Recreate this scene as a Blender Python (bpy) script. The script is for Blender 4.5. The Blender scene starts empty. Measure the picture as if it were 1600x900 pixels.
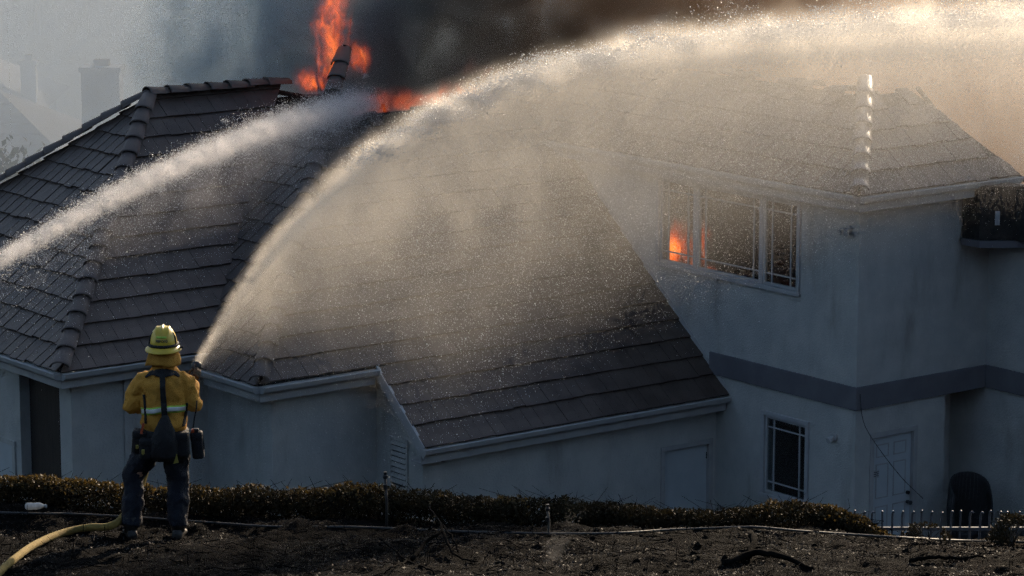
import bpy, bmesh, math, random
import numpy as np
from mathutils import Vector, Matrix
from mathutils.bvhtree import BVHTree

random.seed(7)
rng = np.random.default_rng(11)
R = math.radians
scene = bpy.context.scene
col = scene.collection

# ------------------------------------------------------------------ camera
CAM_H = 7.3
cam_data = bpy.data.cameras.new('camera')
cam_data.sensor_width = 36.0
cam_data.lens = 112.5
cam_data.clip_start = 0.5
cam_data.clip_end = 3000
cam = bpy.data.objects.new('camera', cam_data)
cam.location = (0, 0, CAM_H)
cam.rotation_euler = (R(90 - 10.7), 0, 0)
col.objects.link(cam)
scene.camera = cam

# ------------------------------------------------------------------ sky and sun
SUN_AZ, SUN_EL = 22.0, 19.0          # degrees to the right of the view direction, above the horizon
world = bpy.data.worlds.new('World')
scene.world = world
world.use_nodes = True
wn = world.node_tree
bg = wn.nodes['Background']
sky = wn.nodes.new('ShaderNodeTexSky')
sky.sky_type = 'NISHITA'
sky.sun_disc = False
sky.sun_elevation = R(SUN_EL)
sky.sun_rotation = R(SUN_AZ)
sky.dust_density = 1.2
sky.ozone_density = 0.7
wn.links.new(sky.outputs[0], bg.inputs[0])
bg.inputs[1].default_value = 0.11
sl = bpy.data.lights.new('sun', 'SUN')
sl.energy = 4.6
sl.angle = R(0.6)
sl.color = (1.0, 0.80, 0.58)
sun = bpy.data.objects.new('sun', sl)
sd = Vector((math.sin(R(SUN_AZ)) * math.cos(R(SUN_EL)), math.cos(R(SUN_AZ)) * math.cos(R(SUN_EL)), math.sin(R(SUN_EL))))
sun.rotation_euler = sd.to_track_quat('Z', 'Y').to_euler()
sun.location = sd * 60
col.objects.link(sun)

scene.view_settings.view_transform = 'Standard'
scene.view_settings.look = 'None'
scene.view_settings.gamma = 1
scene.view_settings.exposure = 0.62
scene.view_settings.use_curve_mapping = False
scene.render.engine = 'CYCLES'
cy = scene.cycles
cy.use_denoising = True
cy.denoiser = 'OPENIMAGEDENOISE'
cy.use_adaptive_sampling = True
cy.adaptive_threshold = 0.05
cy.adaptive_min_samples = 12
cy.max_bounces = 5
cy.diffuse_bounces = 2
cy.glossy_bounces = 2
cy.transmission_bounces = 4
cy.volume_bounces = 2
cy.denoising_prefilter = 'NONE'
cy.transparent_max_bounces = 12
cy.volume_max_steps = 256
cy.volume_step_rate = 1.0
cy.sample_clamp_indirect = 4.0

# ------------------------------------------------------------------ small tools
def link(o, parent=None):
    col.objects.link(o)
    if parent is not None:
        o.parent = parent
    return o

def tag(o, label=None, cat=None, group=None, kind=None):
    if label: o['label'] = label
    if cat: o['category'] = cat
    if group: o['group'] = group
    if kind: o['kind'] = kind
    return o

def empty(name, loc=(0, 0, 0), rz=0.0, parent=None):
    o = bpy.data.objects.new(name, None)
    o.location = loc
    o.rotation_euler = (0, 0, rz)
    return link(o, parent)

def mesh_obj(name, me, mat=None, parent=None):
    o = bpy.data.objects.new(name, me)
    if mat is not None and not me.materials:
        me.materials.append(mat)
    return link(o, parent)

def np_mesh(name, V, F, smooth=False, uniform=None):
    """numpy verts and faces (all faces of one size) to a mesh, fast"""
    me = bpy.data.meshes.new(name)
    V = np.asarray(V, np.float32); F = np.asarray(F, np.int32)
    n = F.shape[1]
    me.vertices.add(len(V)); me.vertices.foreach_set('co', V.ravel())
    me.loops.add(F.size); me.loops.foreach_set('vertex_index', F.ravel())
    me.polygons.add(len(F))
    me.polygons.foreach_set('loop_start', np.arange(0, F.size, n, dtype=np.int32))
    me.polygons.foreach_set('loop_total', np.full(len(F), n, np.int32))
    if smooth:
        me.polygons.foreach_set('use_smooth', np.ones(len(F), bool))
    me.update(calc_edges=True)
    me.validate()
    return me

class MB:
    """collects shapes, builds one mesh object"""
    def __init__(s): s.v = []; s.f = []
    def add(s, vs, fs):
        n = len(s.v)
        s.v += [tuple(p) for p in vs]
        s.f += [tuple(i + n for i in f) for f in fs]
        return s
    def box(s, a, b, xf=None):
        (x0, y0, z0), (x1, y1, z1) = a, b
        vs = [(x0,y0,z0),(x1,y0,z0),(x1,y1,z0),(x0,y1,z0),(x0,y0,z1),(x1,y0,z1),(x1,y1,z1),(x0,y1,z1)]
        if xf: vs = [xf(p) for p in vs]
        return s.add(vs, [(0,3,2,1),(4,5,6,7),(0,1,5,4),(1,2,6,5),(2,3,7,6),(3,0,4,7)])
    def prism(s, poly, d):
        """poly: list of 3-D points, d: extrusion vector"""
        n = len(poly); d = Vector(d)
        a = [Vector(p) for p in poly]; b = [p + d for p in a]
        fs = [tuple(range(n))[::-1], tuple(range(n, 2*n))]
        fs += [(i, (i+1) % n, n+(i+1) % n, n+i) for i in range(n)]
        return s.add([tuple(p) for p in a+b], fs)
    def tube(s, pts, rad, seg=8, cap=True, flat=1.0):
        pts = [Vector(p) for p in pts]
        if not hasattr(rad, '__len__'): rad = [rad]*len(pts)
        n0 = len(s.v); up = Vector((0.013, 0.02, 1)); vs = []; fs = []
        prev = None
        for i, p in enumerate(pts):
            t = (pts[min(i+1, len(pts)-1)] - pts[max(i-1, 0)])
            if t.length < 1e-9: t = Vector((0,0,1))
            t.normalize()
            if prev is None:
                a = t.cross(Vector((1,0,0)) if abs(t.x) < .8 else Vector((0,1,0))).normalized()
            else:
                a = (prev - t*prev.dot(t))
                a = a.normalized() if a.length > 1e-6 else t.orthogonal().normalized()
            prev = a; b = t.cross(a)
            for k in range(seg):
                th = 2*math.pi*k/seg
                vs.append(p + (a*math.cos(th) + b*math.sin(th)*flat)*rad[i])
        for i in range(len(pts)-1):
            for k in range(seg):
                k2 = (k+1) % seg
                fs.append((i*seg+k, i*seg+k2, (i+1)*seg+k2, (i+1)*seg+k))
        if cap:
            fs.append(tuple(range(seg))[::-1]); fs.append(tuple(range((len(pts)-1)*seg, len(pts)*seg)))
        return s.add(vs, fs)
    def rings(s, rs, seg=20, cap=True):
        """rs: list of (cx, cy, cz, rx, ry) horizontal ellipses"""
        vs = []; fs = []
        for (cx, cy_, cz, rx, ry) in rs:
            for k in range(seg):
                th = 2*math.pi*k/seg
                vs.append((cx + rx*math.cos(th), cy_ + ry*math.sin(th), cz))
        for i in range(len(rs)-1):
            for k in range(seg):
                k2 = (k+1) % seg
                fs.append((i*seg+k, i*seg+k2, (i+1)*seg+k2, (i+1)*seg+k))
        if cap:
            fs.append(tuple(range(seg))[::-1]); fs.append(tuple(range((len(rs)-1)*seg, len(rs)*seg)))
        return s.add(vs, fs)
    def ball(s, c, r, seg=14, n=8):
        rx, ry, rz = r if hasattr(r, '__len__') else (r, r, r)
        rs = []
        for i in range(n+1):
            ph = -math.pi/2*.97 + math.pi*.97*i/n
            rs.append((c[0], c[1], c[2]+rz*math.sin(ph), rx*math.cos(ph), ry*math.cos(ph)))
        return s.rings(rs, seg)
    def mesh(s, name, smooth=False):
        me = bpy.data.meshes.new(name)
        me.from_pydata(s.v, [], s.f)
        me.update()
        if smooth:
            for p in me.polygons: p.use_smooth = True
        return me
    def build(s, name, mat=None, parent=None, smooth=False, bevel=0.0):
        o = mesh_obj(name, s.mesh(name, smooth), mat, parent)
        if bevel:
            m = o.modifiers.new('bevel', 'BEVEL'); m.width = bevel; m.segments = 2; m.limit_method = 'ANGLE'
        return o

def spline(pts, n):
    """Catmull-Rom through pts, n points per span"""
    P = [Vector(p) for p in pts]; P = [P[0]*2-P[1]] + P + [P[-1]*2-P[-2]]
    out = []
    for i in range(1, len(P)-2):
        for k in range(n):
            t = k/n
            a, b, c, d = P[i-1], P[i], P[i+1], P[i+2]
            out.append(.5*((2*b)+(c-a)*t+(2*a-5*b+4*c-d)*t*t+(3*b-a-3*c+d)*t**3))
    out.append(P[-2].copy())
    return out

def bake(o, remesh=None, smooth=0, disp=()):
    """apply modifiers through the depsgraph and keep the result as the mesh"""
    if remesh:
        m = o.modifiers.new('r', 'REMESH'); m.mode = 'VOXEL'; m.voxel_size = remesh; m.use_smooth_shade = True
    if smooth:
        m = o.modifiers.new('s', 'SMOOTH'); m.iterations = smooth; m.factor = .5
    for (scale, strength, kind) in disp:
        t = bpy.data.textures.new('folds', 'CLOUDS'); t.noise_scale = scale; t.noise_depth = 2
        t.noise_basis = kind
        m = o.modifiers.new('d', 'DISPLACE'); m.texture = t; m.strength = strength; m.mid_level = .5; m.texture_coords = 'LOCAL'
    dg = bpy.context.evaluated_depsgraph_get()
    dg.update()
    me = bpy.data.meshes.new_from_object(o.evaluated_get(dg))
    o.modifiers.clear()
    old = o.data; mats = [x for x in old.materials]
    o.data = me
    me.materials.clear()
    for x in mats: me.materials.append(x)
    for p in me.polygons: p.use_smooth = True
    return o

# ------------------------------------------------------------------ materials
class S:
    """a node socket with arithmetic"""
    nt = None
    def __init__(s, sock): s.s = sock
    @staticmethod
    def m(op, *a, clamp=False):
        n = S.nt.nodes.new('ShaderNodeMath'); n.operation = op; n.use_clamp = clamp
        for i, x in enumerate(a):
            if isinstance(x, S): S.nt.links.new(x.s, n.inputs[i])
            else: n.inputs[i].default_value = x
        return S(n.outputs[0])
    def __add__(s, o): return S.m('ADD', s, o)
    __radd__ = __add__
    def __sub__(s, o): return S.m('SUBTRACT', s, o)
    def __rsub__(s, o): return S.m('SUBTRACT', o, s)
    def __mul__(s, o): return S.m('MULTIPLY', s, o)
    __rmul__ = __mul__
    def __truediv__(s, o): return S.m('DIVIDE', s, o)
    def __rtruediv__(s, o): return S.m('DIVIDE', o, s)
    def mx(s, o): return S.m('MAXIMUM', s, o)
    def mn(s, o): return S.m('MINIMUM', s, o)
    def exp(s): return S.m('EXPONENT', s)
    def pw(s, o): return S.m('POWER', s, o)
    def ab(s): return S.m('ABSOLUTE', s)
    def ss(s, a, b):
        n = S.nt.nodes.new('ShaderNodeMapRange'); n.interpolation_type = 'SMOOTHSTEP'
        S.nt.links.new(s.s, n.inputs[0])
        n.inputs[1].default_value = a; n.inputs[2].default_value = b
        n.inputs[3].default_value = 0; n.inputs[4].default_value = 1
        return S(n.outputs[0])

def new_mat(name):
    m = bpy.data.materials.new(name); m.use_nodes = True
    nt = m.node_tree; nt.nodes.clear(); S.nt = nt
    out = nt.nodes.new('ShaderNodeOutputMaterial')
    return m, nt, out

def coords(nt, kind='Object'):
    return nt.nodes.new('ShaderNodeTexCoord').outputs[kind]

def noise(nt, vec, scale, detail=4, rough=.55, dist=0.0, stretch=None):
    if stretch:
        mp = nt.nodes.new('ShaderNodeMapping'); mp.inputs['Scale'].default_value = stretch
        nt.links.new(vec, mp.inputs['Vector']); vec = mp.outputs[0]
    n = nt.nodes.new('ShaderNodeTexNoise')
    n.inputs['Scale'].default_value = scale; n.inputs['Detail'].default_value = detail
    n.inputs['Roughness'].default_value = rough; n.inputs['Distortion'].default_value = dist
    nt.links.new(vec, n.inputs['Vector'])
    return n.outputs[0]

def ramp(nt, fac, stops):
    r = nt.nodes.new('ShaderNodeValToRGB')
    while len(r.color_ramp.elements) < len(stops): r.color_ramp.elements.new(.5)
    for e, (p, c) in zip(r.color_ramp.elements, stops):
        e.position = p; e.color = (*c, 1) if len(c) == 3 else c
    if isinstance(fac, S): fac = fac.s
    nt.links.new(fac, r.inputs[0])
    return r.outputs[0]

def surf(name, c1, c2=None, rough=.7, scale=6.0, bump=0.0, bscale=None, stretch=None, metal=0.0, per_object=0.0,
         coat=0.0, spec=.5, lo=.35, hi=.65, translucent=0.0, detail=5, stain=None):
    m, nt, out = new_mat(name)
    b = nt.nodes.new('ShaderNodeBsdfPrincipled')
    tc = coords(nt)
    n = noise(nt, tc, scale, detail, stretch=stretch)
    c = ramp(nt, n, [(lo, c1), (hi, c2 or c1)])
    if stain:
        sc, col_, amt, st = stain
        n3 = noise(nt, tc, sc, 6, .65, stretch=st)
        mx = nt.nodes.new('ShaderNodeMix'); mx.data_type = 'RGBA'
        f = S(n3).ss(.52, .78) * amt
        nt.links.new(f.s, mx.inputs[0]); nt.links.new(c, mx.inputs[6]); mx.inputs[7].default_value = (*col_, 1)
        c = mx.outputs[2]
    if per_object:
        oi = nt.nodes.new('ShaderNodeObjectInfo')
        hs = nt.nodes.new('ShaderNodeHueSaturation')
        v = S(oi.outputs['Random']) * (2*per_object) + (1-per_object)
        nt.links.new(v.s, hs.inputs['Value']); nt.links.new(c, hs.inputs['Color']); c = hs.outputs[0]
    nt.links.new(c, b.inputs['Base Color'])
    b.inputs['Roughness'].default_value = rough
    b.inputs['Metallic'].default_value = metal
    b.inputs['Specular IOR Level'].default_value = spec
    b.inputs['Coat Weight'].default_value = coat
    if bump:
        n2 = noise(nt, tc, bscale or scale*6, 5, .6, stretch=stretch)
        bp = nt.nodes.new('ShaderNodeBump'); bp.inputs['Strength'].default_value = bump; bp.inputs['Distance'].default_value = .02
        nt.links.new(n2, bp.inputs['Height']); nt.links.new(bp.outputs[0], b.inputs['Normal'])
    sh = b.outputs[0]
    if translucent:
        tr = nt.nodes.new('ShaderNodeBsdfTranslucent'); nt.links.new(c, tr.inputs[0])
        mx = nt.nodes.new('ShaderNodeMixShader'); mx.inputs[0].default_value = translucent
        nt.links.new(sh, mx.inputs[1]); nt.links.new(tr.outputs[0], mx.inputs[2]); sh = mx.outputs[0]
    nt.links.new(sh, out.inputs['Surface'])
    return m

M = {}
M['stucco'] = surf('stucco', (.40,.405,.395), (.47,.475,.455), .92, 2.6, .8, 32, spec=.2, stain=(1.5, (.23,.215,.19), .65, (1,1,.25)))
M['trim'] = surf('painted_trim', (.33,.33,.33), (.39,.39,.385), .7, 3, .1, 40, spec=.3, stain=(2.0, (.12,.12,.13), .5, None))
M['band'] = surf('band_paint', (.12,.12,.135), (.15,.15,.165), .8, 2, .2, 50, spec=.3)
M['tile'] = surf('concrete_tile', (.060,.042,.034), (.108,.078,.063), .48, 2.4, .25, 60, per_object=.18, spec=.5, stain=(1.2, (.03,.028,.03), .6, None))
M['tile_cap'] = surf('concrete_cap', (.085,.066,.058), (.12,.092,.08), .62, 4, .25, 60, per_object=.14, spec=.5)
M['cap_wet'] = surf('wet_concrete_cap', (.085,.066,.058), (.12,.092,.08), .42, 4, .4, 30, coat=.5, spec=.7)
M['deck'] = surf('roof_felt', (.02,.019,.018), (.03,.028,.026), .95, 6)
M['char'] = surf('charred_wood', (.008,.008,.008), (.028,.025,.023), .85, 8, .5, 40)
M['door'] = surf('door_paint', (.42,.46,.48), (.46,.50,.52), .5, 3, .05, 30, spec=.4)
M['door_dark'] = surf('dark_wood', (.022,.016,.013), (.035,.025,.02), .75, 3, .2, 20, stretch=(8,8,.6))
M['win_frame'] = surf('window_vinyl', (.34,.345,.355), (.40,.405,.415), .5, 4, .05, 30)
M['metal_dark'] = surf('dark_metal', (.012,.012,.014), (.02,.02,.022), .45, 10, spec=.5)
M['metal_white'] = surf('white_metal', (.07,.075,.085), (.11,.115,.13), .5, 8, spec=.5)
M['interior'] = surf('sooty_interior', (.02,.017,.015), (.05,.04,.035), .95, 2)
# ------------------------------------------------------------------ ground: one sheet to the far hillside
_perm = np.random.default_rng(3).random((257, 257))
def vnoise(x, y):
    x = np.asarray(x, float); y = np.asarray(y, float)
    xi = np.floor(x).astype(int); yi = np.floor(y).astype(int)
    fx = x-xi; fy = y-yi; fx = fx*fx*(3-2*fx); fy = fy*fy*(3-2*fy)
    g = lambda a, b: _perm[a % 257, b % 257]
    return (g(xi,yi)*(1-fx)+g(xi+1,yi)*fx)*(1-fy) + (g(xi,yi+1)*(1-fx)+g(xi+1,yi+1)*fx)*fy - .5
def fbm(x, y, o=4, k=.5):
    s = 0; a = 1.0
    for i in range(o):
        s = s + a*vnoise(x*2**i+17*i, y*2**i-9*i); a *= k
    return s
def ground_z(x, y, fine=True):
    x = np.asarray(x, float); y = np.asarray(y, float)
    q = np.maximum(27.0-y, 0)
    z = .12*q + .0033*q*q
    cr = 27.3 - .07*np.clip(x, -5, 5)
    z = z - .25*np.clip(y-cr, 0, 1.3) - .024*np.clip(x, -6, 0)*np.clip((y-27.15)/.6, 0, 1)*(y < 60) - .42*np.clip(y-28.6, 0, 13.58)
    z = z - .26*np.clip(y-66, 0, 19)
    z = z - .13*np.clip((x-2.9)/1.1, 0, 1)*np.clip((y-25.6)/1.5, 0, 1)*(y < 60)
    far = np.maximum(y-128, 0)
    z = z + .30*far + np.where(far > 0, fbm(x*.02, y*.02, 4)*np.minimum(far*.2, 14), 0)
    if fine:
        near = np.clip((29.6-y)/.6, 0, 1)*np.clip((y-18)/3, 0, 1)
        z = z + near*(.10*fbm(x*1.1, y*1.1, 3) + .045*fbm(x*4.2+5, y*4.2, 3, .6) + .022*fbm(x*17, y*17, 2, .6))
        z = z + np.clip((y-29.6), 0, 1)*(y < 60)*.12*fbm(x*.8, y*.8, 3)
    return z
def lines(segs):
    o = []
    for a, b, st in segs:
        o.append(np.arange(a, b, st))
    return np.concatenate(o + [np.array([segs[-1][1]])])
gx = lines([(-900,-100,100), (-100,-30,7), (-30,-7,1.2), (-7,7,.035), (7,30,1.2), (30,100,7), (100,900,100)])
gy = lines([(-60,15,7), (15,24.4,.6), (24.4,29.6,.035), (29.6,44,.4), (44,90,2), (90,300,7), (300,1200,60)])
X, Y = np.meshgrid(gx, gy)
Z = ground_z(X, Y)
nx, ny = len(gx), len(gy)
idx = np.arange(nx*ny).reshape(ny, nx)
Fq = np.stack([idx[:-1,:-1], idx[:-1,1:], idx[1:,1:], idx[1:,:-1]], -1).reshape(-1, 4)
me = np_mesh('ground', np.stack([X, Y, Z], -1).reshape(-1, 3), Fq, smooth=True)
fc_y = Y[:-1,:-1].reshape(-1)
def ground_mat():
    m, nt, out = new_mat('burnt_ground')
    b = nt.nodes.new('ShaderNodeBsdfPrincipled'); tc = coords(nt)
    n1 = noise(nt, tc, 1.3, 6, .65); n2 = noise(nt, tc, 26, 6, .7)
    burnt = ramp(nt, (S(n1)*.6+S(n2)*.4), [(.40, (.0012,.0012,.0012)), (.55, (.005,.0046,.0044)), (.70, (.020,.017,.0145))])
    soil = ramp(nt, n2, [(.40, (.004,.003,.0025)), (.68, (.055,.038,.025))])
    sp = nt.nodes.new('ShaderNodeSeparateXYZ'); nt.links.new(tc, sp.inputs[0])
    f = (S(sp.outputs[0]) + (S(n1)-.5)*5.0).ss(3.0, 5.6)  # towards the right: brown earth with the warm sunlit tone put into its colour
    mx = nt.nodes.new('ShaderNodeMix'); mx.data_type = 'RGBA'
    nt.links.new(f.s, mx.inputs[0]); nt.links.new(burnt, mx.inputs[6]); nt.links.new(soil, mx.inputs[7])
    nt.links.new(mx.outputs[2], b.inputs['Base Color'])
    b.inputs['Roughness'].default_value = 1.0
    b.inputs['Specular IOR Level'].default_value = .04
    bp = nt.nodes.new('ShaderNodeBump'); bp.inputs['Strength'].default_value = .9; bp.inputs['Distance'].default_value = .03
    nb = noise(nt, tc, 45, 6, .7); nt.links.new(nb, bp.inputs['Height']); nt.links.new(bp.outputs[0], b.inputs['Normal'])
    nt.links.new(b.outputs[0], out.inputs['Surface'])
    return m
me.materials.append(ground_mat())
me.materials.append(surf('brush_hillside', (.045,.05,.032), (.12,.105,.075), .95, .12, .6, .9, detail=8))
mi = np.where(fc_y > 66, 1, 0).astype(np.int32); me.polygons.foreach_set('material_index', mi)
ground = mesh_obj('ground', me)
tag(ground, kind='structure')

# ------------------------------------------------------------------ the burning house
HO = Vector((5.2186, 47.3776, -3.1822)); HR = R(37.3)
HU = Vector((math.cos(HR), math.sin(HR), 0)); HV = Vector((-math.sin(HR), math.cos(HR), 0))
def HW(u, v, z): return HO + HU*u + HV*v + Vector((0, 0, z))
house = empty('house', HO, HR)
tag(house, 'burning pale stucco two-storey house with brown tiled hip roofs', 'house')
K = .84; LS = math.hypot(1, K)
FLOOR = -2.86

def wall_grid(name, axis, c, a0, a1, z0, z1, t, holes=(), mat='stucco', parent=house):
    """flat wall on plane axis=c with real openings; t: signed thickness away from the viewer"""
    A = sorted({a0, a1, *[h[0] for h in holes], *[h[1] for h in holes]})
    Zs = sorted({z0, z1, *[h[2] for h in holes], *[h[3] for h in holes]})
    def pt(a, d, z): return (a, c+d, z) if axis == 'v' else (c+d, a, z)
    b = MB()
    inside = lambda a, z: any(h[0] < a < h[1] and h[2] < z < h[3] for h in holes)
    bm = bmesh.new(); vd = {}
    def V_(a, d, z):
        k = (round(a, 5), round(d, 5), round(z, 5))
        if k not in vd: vd[k] = bm.verts.new(pt(*k))
        return vd[k]
    cell = {}
    for i in range(len(A)-1):
        for j in range(len(Zs)-1):
            cell[i, j] = not inside((A[i]+A[i+1])/2, (Zs[j]+Zs[j+1])/2)
    for (i, j), s in cell.items():
        if not s: continue
        p = (A[i], A[i+1], Zs[j], Zs[j+1])
        for d in (0, t):
            bm.faces.new([V_(p[0], d, p[2]), V_(p[1], d, p[2]), V_(p[1], d, p[3]), V_(p[0], d, p[3])])
        for (di, dj, e) in ((-1,0,((p[0],p[2]),(p[0],p[3]))), (1,0,((p[1],p[2]),(p[1],p[3]))), (0,-1,((p[0],p[2]),(p[1],p[2]))), (0,1,((p[0],p[3]),(p[1],p[3])))):
            if not cell.get((i+di, j+dj), False):
                (q0, w0), (q1, w1) = e
                bm.faces.new([V_(q0,0,w0), V_(q1,0,w1), V_(q1,t,w1), V_(q0,t,w0)])
    bmesh.ops.recalc_face_normals(bm, faces=bm.faces)
    me = bpy.data.meshes.new(name); bm.to_mesh(me); bm.free()
    return mesh_obj(name, me, M[mat], parent)

T = .18
# upper and lower openings of the two-storey block's left wall (plane u = 0)
UW = (1.36, 4.66, 1.27, 2.64)
LW_ = (1.09, 2.05, -2.05, -.80)
wall_grid('wall', 'u', 0.0, 0.0, 8.2, FLOOR-.2, 2.95, T, [UW, LW_])
# right face (plane v = 0); the storey under the band steps back at the right end
wall_grid('wall', 'v', 0.0, 0.0+T, 2.77, -.36, 2.95, T)
wall_grid('wall', 'v', 0.0, 0.0+T, 1.90, FLOOR-.2, -.361, T, [(.36, 1.26, FLOOR, -.82)])
wall_grid('wall', 'v', .75, 1.72, 2.77, FLOOR-.2, -.361, T)
MB().box((1.72, T, FLOOR-.2), (1.90, .75, -.361)).build('wall', M['stucco'], house)
# right wing: wall running towards the viewer
wall_grid('wall', 'u', 2.77, -4.5, .93, FLOOR-.2, 2.9, T)
# ground-floor wing under the long roof (plane v = 3.22) with a side door by the corner
wall_grid('wall', 'v', 3.22, -5.78, 0.0, FLOOR-.2, -.66, T, [(-1.10, -.12, FLOOR, -1.44)])
# wall with the louvred vent, cut to the rake
def zmain(v): return .38 + K*(v-4.17)
MB().prism([(-5.78, 3.40, FLOOR-.2), (-5.78, 4.42, FLOOR-.2), (-5.78, 4.42, zmain(4.42)-.12), (-5.78, 3.40, zmain(3.40)-.12)], (T, 0, 0)).build('wall', M['stucco'], house)
wall_grid('wall', 'v', 4.42, -7.67, -5.60, FLOOR-.2, .30, T)
wall_grid('wall', 'u', -7.67, 4.60, 6.20, FLOOR-.2, .30, T)
wall_grid('wall', 'v', 6.20, -10.04, -7.67+T, FLOOR-.2, .50, T)
MB().box((-9.16, 6.155, FLOOR-.2), (-8.98, 6.1995, .50)).build('pilaster', M['stucco'], house)
wall_grid('wall', 'u', -10.04, 6.38, 13.6, FLOOR-.2, .50, T, [(6.55, 7.78, FLOOR, .18)])
# storey band round the block (proud of the wall)
MB().box((-.045, -.045, -.36), (0.0, 3.36, -.002)).build('storey_band', M['band'], house, bevel=.008)
MB().box((-.0005, -.044, -.36), (2.77, 0.0, -.002)).build('storey_band', M['band'], house, bevel=.008)
MB().box((2.725, -4.5, -.36), (2.7695, -.0445, -.002)).build('storey_band', M['band'], house, bevel=.008)

# --- roofs
def face_frame(kind, e, z0):
    """plane coordinates of a roof face: kind 'v' faces -v (eave at v=e), kind 'u' faces -u (eave at u=e)"""
    if kind == 'v':
        o = Vector((0, e, z0)); a = Vector((1,0,0)); b = Vector((0,1,K))/LS; n = Vector((0,-K,1))/LS
    else:
        o = Vector((e, 0, z0)); a = Vector((0,-1,0)); b = Vector((1,0,K))/LS; n = Vector((-K,0,1))/LS
    return o, a, b, n
def clip(poly, hp):
    out = []
    for i in range(len(poly)):
        p, q = poly[i], poly[(i+1) % len(poly)]
        fp = hp[0]*p[0]+hp[1]*p[1]+hp[2]; fq = hp[0]*q[0]+hp[1]*q[1]+hp[2]
        if fp >= 0: out.append(p)
        if (fp >= 0) != (fq >= 0):
            t = fp/(fp-fq); out.append((p[0]+(q[0]-p[0])*t, p[1]+(q[1]-p[1])*t))
    return out
def halfplanes(poly):
    A = sum(poly[i][0]*poly[(i+1) % len(poly)][1]-poly[(i+1) % len(poly)][0]*poly[i][1] for i in range(len(poly)))
    if A < 0: poly = poly[::-1]
    hs = []
    for i in range(len(poly)):
        (x0,y0), (x1,y1) = poly[i], poly[(i+1) % len(poly)]
        nx_, ny_ = -(y1-y0), x1-x0; L = math.hypot(nx_, ny_)
        hs.append((nx_/L, ny_/L, -(nx_*x0+ny_*y0)/L))
    return hs
TW, TE, TT = .232, .392, .028
roof = empty('roof', (0,0,0), 0, house)
tile_mesh = None
tile_list = []        # (area, parent-local matrix or None, mesh builder data)
def add_face(kind, e, z0, plan, offset=0.0, skip=None, deck=True, jitter=1.0):
    """plan: convex polygon in (u, v); lays the felt deck and the single tiles on it"""
    o, a, b, n = face_frame(kind, e, z0)
    ab = []
    for (u, v) in plan:
        if kind == 'v': ab.append((u, (v-e)*LS))
        else: ab.append((-v, (u-e)*LS))
    hs = halfplanes(ab)
    if deck:
        pts = [o + a*p[0] + b*p[1] for p in ab]
        MB().prism(pts, -n*.10).build('roof_deck', M['deck'], roof)
    amin = min(p[0] for p in ab); amax = max(p[0] for p in ab); bmax = max(p[1] for p in ab); bmin = min(p[1] for p in ab)
    r0 = int(round(bmin/TE)); row = r0
    while row*TE < bmax-.02:
        b0 = row*TE - .045*(row == 0)
        sh = (row % 2)*TW*.5
        k0 = int((amin-sh-offset)/TW)-1; k1 = int((amax-sh-offset)/TW)+2
        for k in range(k0, k1):
            a0 = k*TW + sh + offset
            if skip and skip(a0+TW/2, b0+TE/2): continue
            g = .010 if kind == 'u' else .0025
            rect = [(a0+g, b0), (a0+TW-g, b0), (a0+TW-g, b0+TE+.05), (a0+g, b0+TE+.05)]
            q = rect
            for h in hs:
                hh = h
                q = clip(q, (h[0], h[1], h[2] + (.05 if (abs(h[0]) < 1e-6) else .0)))
                if len(q) < 3: break
            if len(q) < 3: continue
            area = abs(sum(q[i][0]*q[(i+1) % len(q)][1]-q[(i+1) % len(q)][0]*q[i][1] for i in range(len(q))))/2
            if area < .004: continue
            lift = random.gauss(0, .0035 if kind == 'u' else .0018)*jitter; tw = random.gauss(0, .010 if kind == 'u' else .005)*jitter; slide = random.gauss(0, .008 if kind == 'u' else .005)*jitter
            def P(x, y, top):
                t = (y-b0)/(TE+.05)
                h = .046*(1-t)+.010*t + lift + tw*(x-a0-TW/2)
                return o + a*x + b*(y+slide) + n*(h if top else h-TT)
            vs = [P(x, y, False) for x, y in q] + [P(x, y, True) for x, y in q]
            m = len(q); ccw = sum(q[i][0]*q[(i+1) % m][1]-q[(i+1) % m][0]*q[i][1] for i in range(m)) > 0
            fs = [tuple(range(m))[::-1], tuple(range(m, 2*m))] + [(i, (i+1) % m, m+(i+1) % m, m+i) for i in range(m)]
            if not ccw: fs = [f[::-1] for f in fs]
            cen = o + a*(a0+TW/2) + b*(b0+TE/2)
            pr = len(tile_list)
            tile_list.append([kind, area, cen, vs, fs, (e, z0)])
        row += 1

# left wing: hipped end, ridge along u
LE_U, LE_V, LZ = -10.32, 5.98, .57
AP = (-6.36, 9.94)
n_left0 = len(tile_list)
add_face('u', LE_U, LZ, [(LE_U, LE_V), AP, (LE_U, 13.90)])
n_left1 = len(tile_list)
add_face('v', LE_V, LZ, [(LE_U, LE_V), (-7.80, LE_V), (-3.84, 9.94), AP])
# back slope of the left wing, not tiled singly (hidden)
o_ = MB(); zr = LZ+K*(AP[0]-LE_U)
o_.prism([(AP[0], AP[1]+.1, zr-.2), (-2.6, AP[1]+.1, zr-.2), (-2.6, 13.9, LZ-.2), (LE_U+.15, 13.9, LZ-.2)], (0, 0, -.1)).build('roof_deck', M['deck'], roof)
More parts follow.
